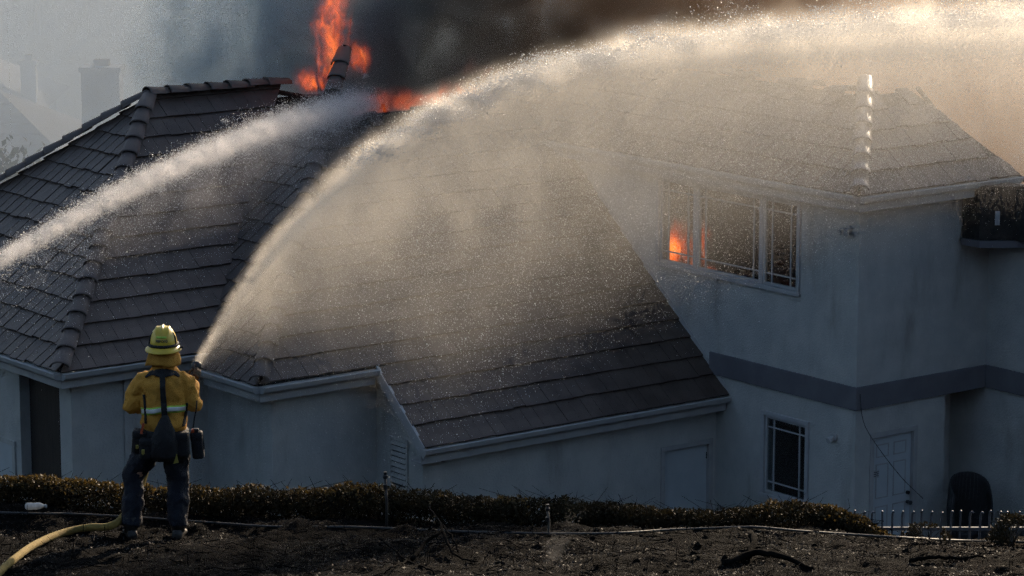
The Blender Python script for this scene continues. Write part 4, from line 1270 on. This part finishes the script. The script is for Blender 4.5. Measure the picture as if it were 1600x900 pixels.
def water_mat():
    m, nt, out = new_mat('water_drop')
    tr = nt.nodes.new('ShaderNodeBsdfTranslucent'); tr.inputs[0].default_value = (.95,.96,.97,1)
    df = nt.nodes.new('ShaderNodeBsdfDiffuse'); df.inputs[0].default_value = (.9,.92,.94,1)
    gl = nt.nodes.new('ShaderNodeBsdfGlossy'); gl.inputs['Roughness'].default_value = .35
    m1 = nt.nodes.new('ShaderNodeMixShader'); m1.inputs[0].default_value = .25
    nt.links.new(tr.outputs[0], m1.inputs[1]); nt.links.new(df.outputs[0], m1.inputs[2])
    m2 = nt.nodes.new('ShaderNodeMixShader'); m2.inputs[0].default_value = .25
    nt.links.new(m1.outputs[0], m2.inputs[1]); nt.links.new(gl.outputs[0], m2.inputs[2])
    nt.links.new(m2.outputs[0], out.inputs['Surface'])
    return m
M['water'] = water_mat()
def jet1_points(r, n_core, n_cur, n_clump):
    s = 17.5*r.random(n_core)**1.15
    sg = .012+.014*s**.85
    core = np.stack([s, r.normal(0,1,n_core)*sg*1.2, jet_z(s)-.02*s+r.normal(0,1,n_core)*sg*.75], 1)
    s = 17.5*r.random(n_cur)**.8
    Lc = np.minimum(.10+.19*s, 1.05-.024*s)
    d = r.gamma(1.15, 1.0, n_cur)*Lc
    ok = d < 3.7-.11*s; s = s[ok]; d = d[ok]; m = len(s)
    cur = np.stack([s + .12*d*r.normal(0,1,m), r.normal(0,1,m)*(.04+.055*s), jet_z(s)-d], 1)
    k = r.uniform(2.2, 17, n_clump); sz = .03+.009*k*r.random(n_clump); cz = jet_z(k)+.02+.012*k*r.normal(0,1,n_clump)
    id_ = np.repeat(np.arange(n_clump), 90); m = len(id_)
    g = r.normal(size=(m,3)); cl_ = np.stack([k[id_]+g[:,0]*sz[id_]*1.3, g[:,1]*sz[id_]*2, cz[id_]+g[:,2]*sz[id_]*.8], 1)
    # torn plumes standing above the arc
    npl = 150; k = r.uniform(3.0, 17, npl); hh = (.02+.020*k)*(.3+r.random(npl)**1.5); wd = .03+.008*k*r.random(npl); ln = r.normal(.15, .3, npl)
    id_ = np.repeat(np.arange(npl), 330); m = len(id_); t = r.beta(1.0, 1.9, m); g = r.normal(size=(m,3))
    pl = np.stack([k[id_]+ln[id_]*hh[id_]*t+g[:,0]*wd[id_]*(1-.45*t), g[:,1]*(.05+.02*k[id_]), jet_z(k[id_])+hh[id_]*t*1.1-.03+g[:,2]*.02], 1)
    cl_ = np.concatenate([cl_, pl])
    return core, cur, cl_
r_ = np.random.default_rng(77)
core, cur, clp = jet1_points(r_, 80000, 430000, 420)
P = np.concatenate([core, cur, clp])
rad = np.concatenate([r_.lognormal(math.log(.0031), .45, len(core))*np.clip(.22+core[:,0]*.16, 0, 1.45), r_.lognormal(math.log(.0026), .40, len(cur))*np.clip(.32+cur[:,0]*.22, 0, 1), r_.lognormal(math.log(.0056), .40, len(clp))])
rad = np.clip(rad, .0008, .012)
spray = droplets('water_spray', P, rad, M['water'], JN, R(90)-JA, 5)
tag(spray, 'wide sunlit arc of water spray from the firefighter\'s hose over the house', 'water spray', kind='stuff')

JN2 = Vector((-5.76, 35.43, .913)); JA2 = R(11.6)
def jet2_z(s): return .0393*s - .00357*s*s
def jet2_points(r):
    n = 60000
    s = r.uniform(-4, 16.9, n); w_ = .030+.0068*(s+4)
    core = np.stack([s, r.normal(0,1,n)*w_, jet2_z(s)+r.normal(0,1,n)*w_*.8], 1)
    k = r.uniform(-4, 16.8, 620); id_ = np.repeat(np.arange(620), 80); m = len(id_); g = r.normal(size=(m,3)); sz = .022+.006*(k+4)*r.random(620)
    cz = jet2_z(k)+r.normal(0,1,620)*(.03+.006*(k+4))
    clump = np.stack([k[id_]+g[:,0]*sz[id_]*1.6, g[:,1]*sz[id_]*1.5, cz[id_]+g[:,2]*sz[id_]*.9], 1)
    n = 30000; s = r.uniform(-2, 16.8, n); d = r.gamma(1.1, 1, n)*(.1+.03*(s+4))
    low = np.stack([s+.2*d, r.normal(0,1,n)*(.12+.02*(s+4)), jet2_z(s)-d+.05], 1)
    return core, clump, low
c2, k2, l2 = jet2_points(r_)
P = np.concatenate([c2, k2, l2])
rad = np.clip(np.concatenate([r_.lognormal(math.log(.0045), .35, len(c2)), r_.lognormal(math.log(.0055), .35, len(k2)), r_.lognormal(math.log(.0032), .4, len(l2))]), .001, .014)
stream = droplets('water_stream', P, rad, M['water'], JN2, R(90)-JA2, 6)
tag(stream, 'narrow grey water stream crossing the left roof towards the burning ridge', 'water stream', kind='stuff')

def xyz(nt):
    tc = coords(nt); sp = nt.nodes.new('ShaderNodeSeparateXYZ'); nt.links.new(tc, sp.inputs[0])
    return tc, S(sp.outputs[0]), S(sp.outputs[1]), S(sp.outputs[2])
def vol_out(m, nt, out, dens, color, g, emis=None, absorb=None, step=1.0):
    v = nt.nodes.new('ShaderNodeVolumePrincipled')
    v.inputs['Density'].default_value = 1
    nt.links.new(dens.s, v.inputs['Density'])
    if isinstance(color, tuple): v.inputs['Color'].default_value = (*color, 1)
    else: nt.links.new(color, v.inputs['Color'])
    v.inputs['Anisotropy'].default_value = g
    nt.links.new(v.outputs[0], out.inputs['Volume'])
    m.cycles.volume_step_rate = step
    try: m.volume_intersection_method = 'ACCURATE'
    except Exception: pass
    return v
def mist1():
    m, nt, out = new_mat('spray_mist')
    tc, s, w, z = xyz(nt)
    sp = s.mx(0.0)
    arc = 2.79*(1.0-(sp*(-1/2.6)).exp()) - sp*.068
    rag = S(noise(nt, tc, 1.0, 5, .6, 0.2, stretch=(2.4,1.0,.45))).ss(.42, .74)*((sp-1.0).mx(0.0)*.034)
    d = arc + rag - z
    sw = sp*.055 + .035
    gw = ((w/sw)*(w/sw)*-1.0).exp()
    cw = (sp*.045+.016).mn(sp*.012+.055)
    dc = (d - sp*.006)/cw
    coreT = (dc*dc*-1.0).exp()
    Lc = (sp*.22+.10).mn(1.0-sp*.018)
    up = d.mx(0.0)
    cur = (up/Lc*-1.0).exp() * (d/(cw*1.0)).ss(-.9, .9)
    n1_ = S(noise(nt, tc, 1.7, 6, .62, .7, stretch=(1.0,1.0,.9)))
    n2_ = S(noise(nt, tc, 3.6, 5, .68, .5))
    fade = (d+sp*.08).ss(3.9, 2.4)*(d/(sp*1.1+.10)).ss(1.0, .35)
    lump = n1_.ss(.30, .72)
    tau = coreT*(n2_.ss(.36,.68)*1.5+.12)*MIST_CORE*((sp*-.45).exp()*5.0+(sp*-.13).exp()*.60+.08) + cur*(lump*.75+.42)*MIST_CUR*sp.ss(-.1, 1.2)
    dens = tau*fade*gw/(sw*1.77)
    vol_out(m, nt, out, dens, (.99,.945,.87), .62, step=.40)
    return m
MIST_CORE, MIST_CUR = .55, .95
def arc_domain(name, zf, s0, s1, n, wf, upf, dnf, mat, parent):
    vs = []; fs = []
    for i in range(n+1):
        s = s0+(s1-s0)*i/n; z = float(zf(max(s, s0 if s0 < 0 else 0))); w = wf(s)
        vs += [(s,-w,z+upf(s)), (s,w,z+upf(s)), (s,w,z-dnf(s)), (s,-w,z-dnf(s))]
    for i in range(n):
        for k in range(4): fs.append((i*4+k, i*4+(k+1) % 4, (i+1)*4+(k+1) % 4, (i+1)*4+k))
    fs += [(0,3,2,1), (n*4, n*4+1, n*4+2, n*4+3)]
    b_ = MB().add(vs, fs); o = b_.build(name, mat, parent); 
    bm = bmesh.new(); bm.from_mesh(o.data); bmesh.ops.recalc_face_normals(bm, faces=bm.faces); bm.to_mesh(o.data); bm.free()
    o['kind'] = 'stuff'; return o
arc_domain('mist', jet_z, 0.0, 17.8, 44, lambda s: 2.1*(.035+.055*s), lambda s: .05+.085*s, lambda s: min(.10+1.1*s, 3.6), mist1(), spray)
def mist2():
    m, nt, out = new_mat('stream_mist')
    tc, s, w, z = xyz(nt)
    arc = s*.0393 - s*s*.00357
    d = arc + (S(noise(nt, tc, 2.2, 3, .6))-.5)*((s+4.0)*.012+.03) - z; sw = (s+4.0)*.0075+.036
    gw = ((w/sw)*(w/sw)*-1.0).exp()
    dc = d/(sw*.75); coreT = (dc*dc*-1.0).exp()
    cur = (d.mx(0.0)/((s+4.0)*.028+.12)*-1.0).exp()*(d/sw).ss(-.8, .6)
    n2_ = S(noise(nt, tc, 5.0, 5, .65, .5)); n3 = S(noise(nt, tc, 1.4, 4, .6))
    tau = coreT*n2_.ss(.38, .62)*1.75 + cur*n3.ss(.3,.7)*.22*s.ss(0.0, 9.0)
    dens = tau*gw/(sw*1.77)
    vol_out(m, nt, out, dens, (.95,.93,.94), .45, step=.25)
    return m
arc_domain('mist', jet2_z, -4.2, 16.9, 40, lambda s: 2.0*(.075+.016*(s+4.2)), lambda s: .14+.035*(s+4.2), lambda s: .25+.075*(s+4.2), mist2(), stream)

# ------------------------------------------------------------------ smoke
def smoke_box(name, label, lo, hi, mat):
    o = MB().box(lo, hi).build(name, mat); tag(o, label, 'smoke', kind='stuff'); return o
def pale_smoke():
    m, nt, out = new_mat('pale_smoke')
    tc, x, y, z = xyz(nt)
    n = S(noise(nt, tc, .085, 5, .6, .6))
    dens = n.ss(.28, .72)*.036 + .010
    vol_out(m, nt, out, dens, (.66,.75,.84), .12, step=.5)
    return m
smoke_box('smoke', 'pale grey drifting smoke hiding the far hillside', (-70, 60.0, -14), (80, 124, 9), pale_smoke())
def dark_smoke():
    m, nt, out = new_mat('dark_smoke')
    tc, x, y, z = xyz(nt)
    n = S(noise(nt, tc, .75, 7, .62, 1.0, stretch=(1,1,.9)))
    left = (x + (n-.5)*6.0).ss(-6.6, -3.4)
    right = (x + (n-.5)*3.0).ss(16.6, 13.5)
    base = (z + (n-.5)*.8 + x.ss(3.5, 7.5)*3.0).ss(-.35, .35)
    dens = (n.ss(.38, .64)*1.9+.05)*left*right*base*(z.ss(4.7, 2.0))*(1.0-x.ss(2.5, 7.0)*.55)
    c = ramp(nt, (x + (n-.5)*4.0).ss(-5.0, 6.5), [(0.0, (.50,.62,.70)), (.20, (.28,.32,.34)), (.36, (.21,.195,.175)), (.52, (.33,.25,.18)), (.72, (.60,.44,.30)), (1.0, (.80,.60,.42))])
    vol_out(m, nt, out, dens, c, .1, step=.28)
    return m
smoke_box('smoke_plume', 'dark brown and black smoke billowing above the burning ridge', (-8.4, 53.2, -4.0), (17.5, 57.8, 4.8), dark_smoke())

# ------------------------------------------------------------------ flames
def flame_mat(name, shape, scale=3.2, strength=9.0, zs=.45, cut=(.46,.70), step=.15, dist=1.2, sc=.0):
    m, nt, out = new_mat(name)
    tc, x, y, z = xyz(nt)
    n = S(noise(nt, tc, scale, 7, .62, dist, stretch=(1,1,zs)))
    mask = shape(x, y, z)
    f = (n + mask*.36 - .30).ss(*cut)*mask.ss(.05,.35)
    em = nt.nodes.new('ShaderNodeEmission')
    nt.links.new(ramp(nt, f, [(0.0, (.22,.008,.001)), (.45, (.75,.075,.004)), (.8, (1.0,.16,.010)), (1.0, (1.0,.27,.03))]), em.inputs[0])
    st_ = f.pw(1.4)*strength
    nt.links.new(st_.s, em.inputs[1])
    nt.links.new(em.outputs[0], out.inputs['Volume'])
    m.cycles.volume_step_rate = step
    return m
def gsh(x, z, cx_, cz_, rx, rz_): 
    a = (x-cx_)/rx; b = (z-cz_)/rz_
    return ((a*a+b*b)*-1.0).exp()
def flame_box(name, label, lo, hi, mat, group=None):
    c = (Vector(lo)+Vector(hi))/2
    o = MB().box(Vector(lo)-c, Vector(hi)-c).build(name, mat); o.location = c
    tag(o, label, 'flame', group, kind='stuff'); return o
def sh_big(x, y, z):
    wob = S.m('SINE', z*4.2+1.0)*.05
    col_ = gsh(x-z*.10+wob, z*0.0, -.06, 0.0, .40, 1.0)*(z.ss(-1.05,-.6))
    a = col_*1.0
    b = gsh(x, z, -.46, -.80, .34, .30)
    c = gsh(x, z, .36, -.42, .26, .38)
    e = gsh(x, z, .66, .75, .12, .22)
    dd = ((y*y)/.10*-1.0).exp()
    return a.mx(b).mx(c).mx(e)*dd
flame_box('flame', 'tall orange flames leaping beside the hip end at the ridge', (-3.85, 52.35, .30), (-1.95, 53.25, 2.95), flame_mat('flame_tall', sh_big, 7.0, 3.6, .55, (.37,.72), .05, 1.2))
def sh_low(x, y, z):
    dd = ((y*y)/.08*-1.0).exp()
    return ((z+.12).ss(-.3,-.1)*(z.ss(.32,-.1)))*dd*(x.ab().ss(1.85,1.2))
flame_box('flame', 'low red fire glow along the broken edge of the main roof', (-1.9,-.4,-.38), (1.9,.4,.38), flame_mat('flame_low', sh_low, 3.4, 1.6, .9, (.34,.8)))
lowf = bpy.data.objects['flame.001']; lowf.location = HW(-2.0, 8.55, 3.78); lowf.rotation_euler = (0,0,HR)
def sh_mid(x, y, z):
    dd = ((y*y)/.08*-1.0).exp()
    return gsh(x-z*.3, z, 0.0, -.1, .6, .42)*dd*.8
flame_box('flame', 'dull red flames smothered in brown smoke above the arc of water', (-1.5, 53.3, .30), (.6, 54.1, 1.75), flame_mat('flame_dull', sh_mid, 2.4, 1.8, .6, (.42,.8)))
def sh_room(x, y, z):
    return (gsh(y, z, .40, -.05, .50, .42).mx(gsh(y, z, -.24, -.05, .14, .55)).mx(gsh(y, z, -.42, -.36, .22, .12)))*((x*x/.06)*-1.0).exp()
fr = flame_box('flame', 'orange flames burning inside the upstairs window', (-.30,-.75,-.65), (.30,.75,.65), flame_mat('flame_room', sh_room, 5.5, 8.0, .30, (.33,.66)))
p = HW(.72, 4.78, 1.42); fr.location = p; fr.rotation_euler = (0,0,HR)

# thin wisp of smoke rising from the ash
def wisp_mat():
    m, nt, out = new_mat('ash_wisp')
    tc, x, y, z = xyz(nt)
    n = S(noise(nt, tc, 6.0, 4, .6, .8, stretch=(1,1,.5)))
    a = (x - z*.35 + (n-.5)*.16)/(z*.16+.09)
    b = y/.09
    dens = ((a*a+b*b)*-1.0).exp()*n.ss(.35,.75)*z.ss(.30,-.05)*z.ss(-.27,-.18)*.55
    vol_out(m, nt, out, dens, (.9,.9,.9), .3, step=.5)
    return m
pw = on_ground(880, 885)
wo = MB().box((-.28,-.2,-.27), (.28,.2,.32)).build('smoke_wisp', wisp_mat()); wo.location = (pw.x, pw.y, pw.z+.26)
tag(wo, 'thin wisp of smoke rising from the ash at the bottom', 'smoke', kind='stuff')
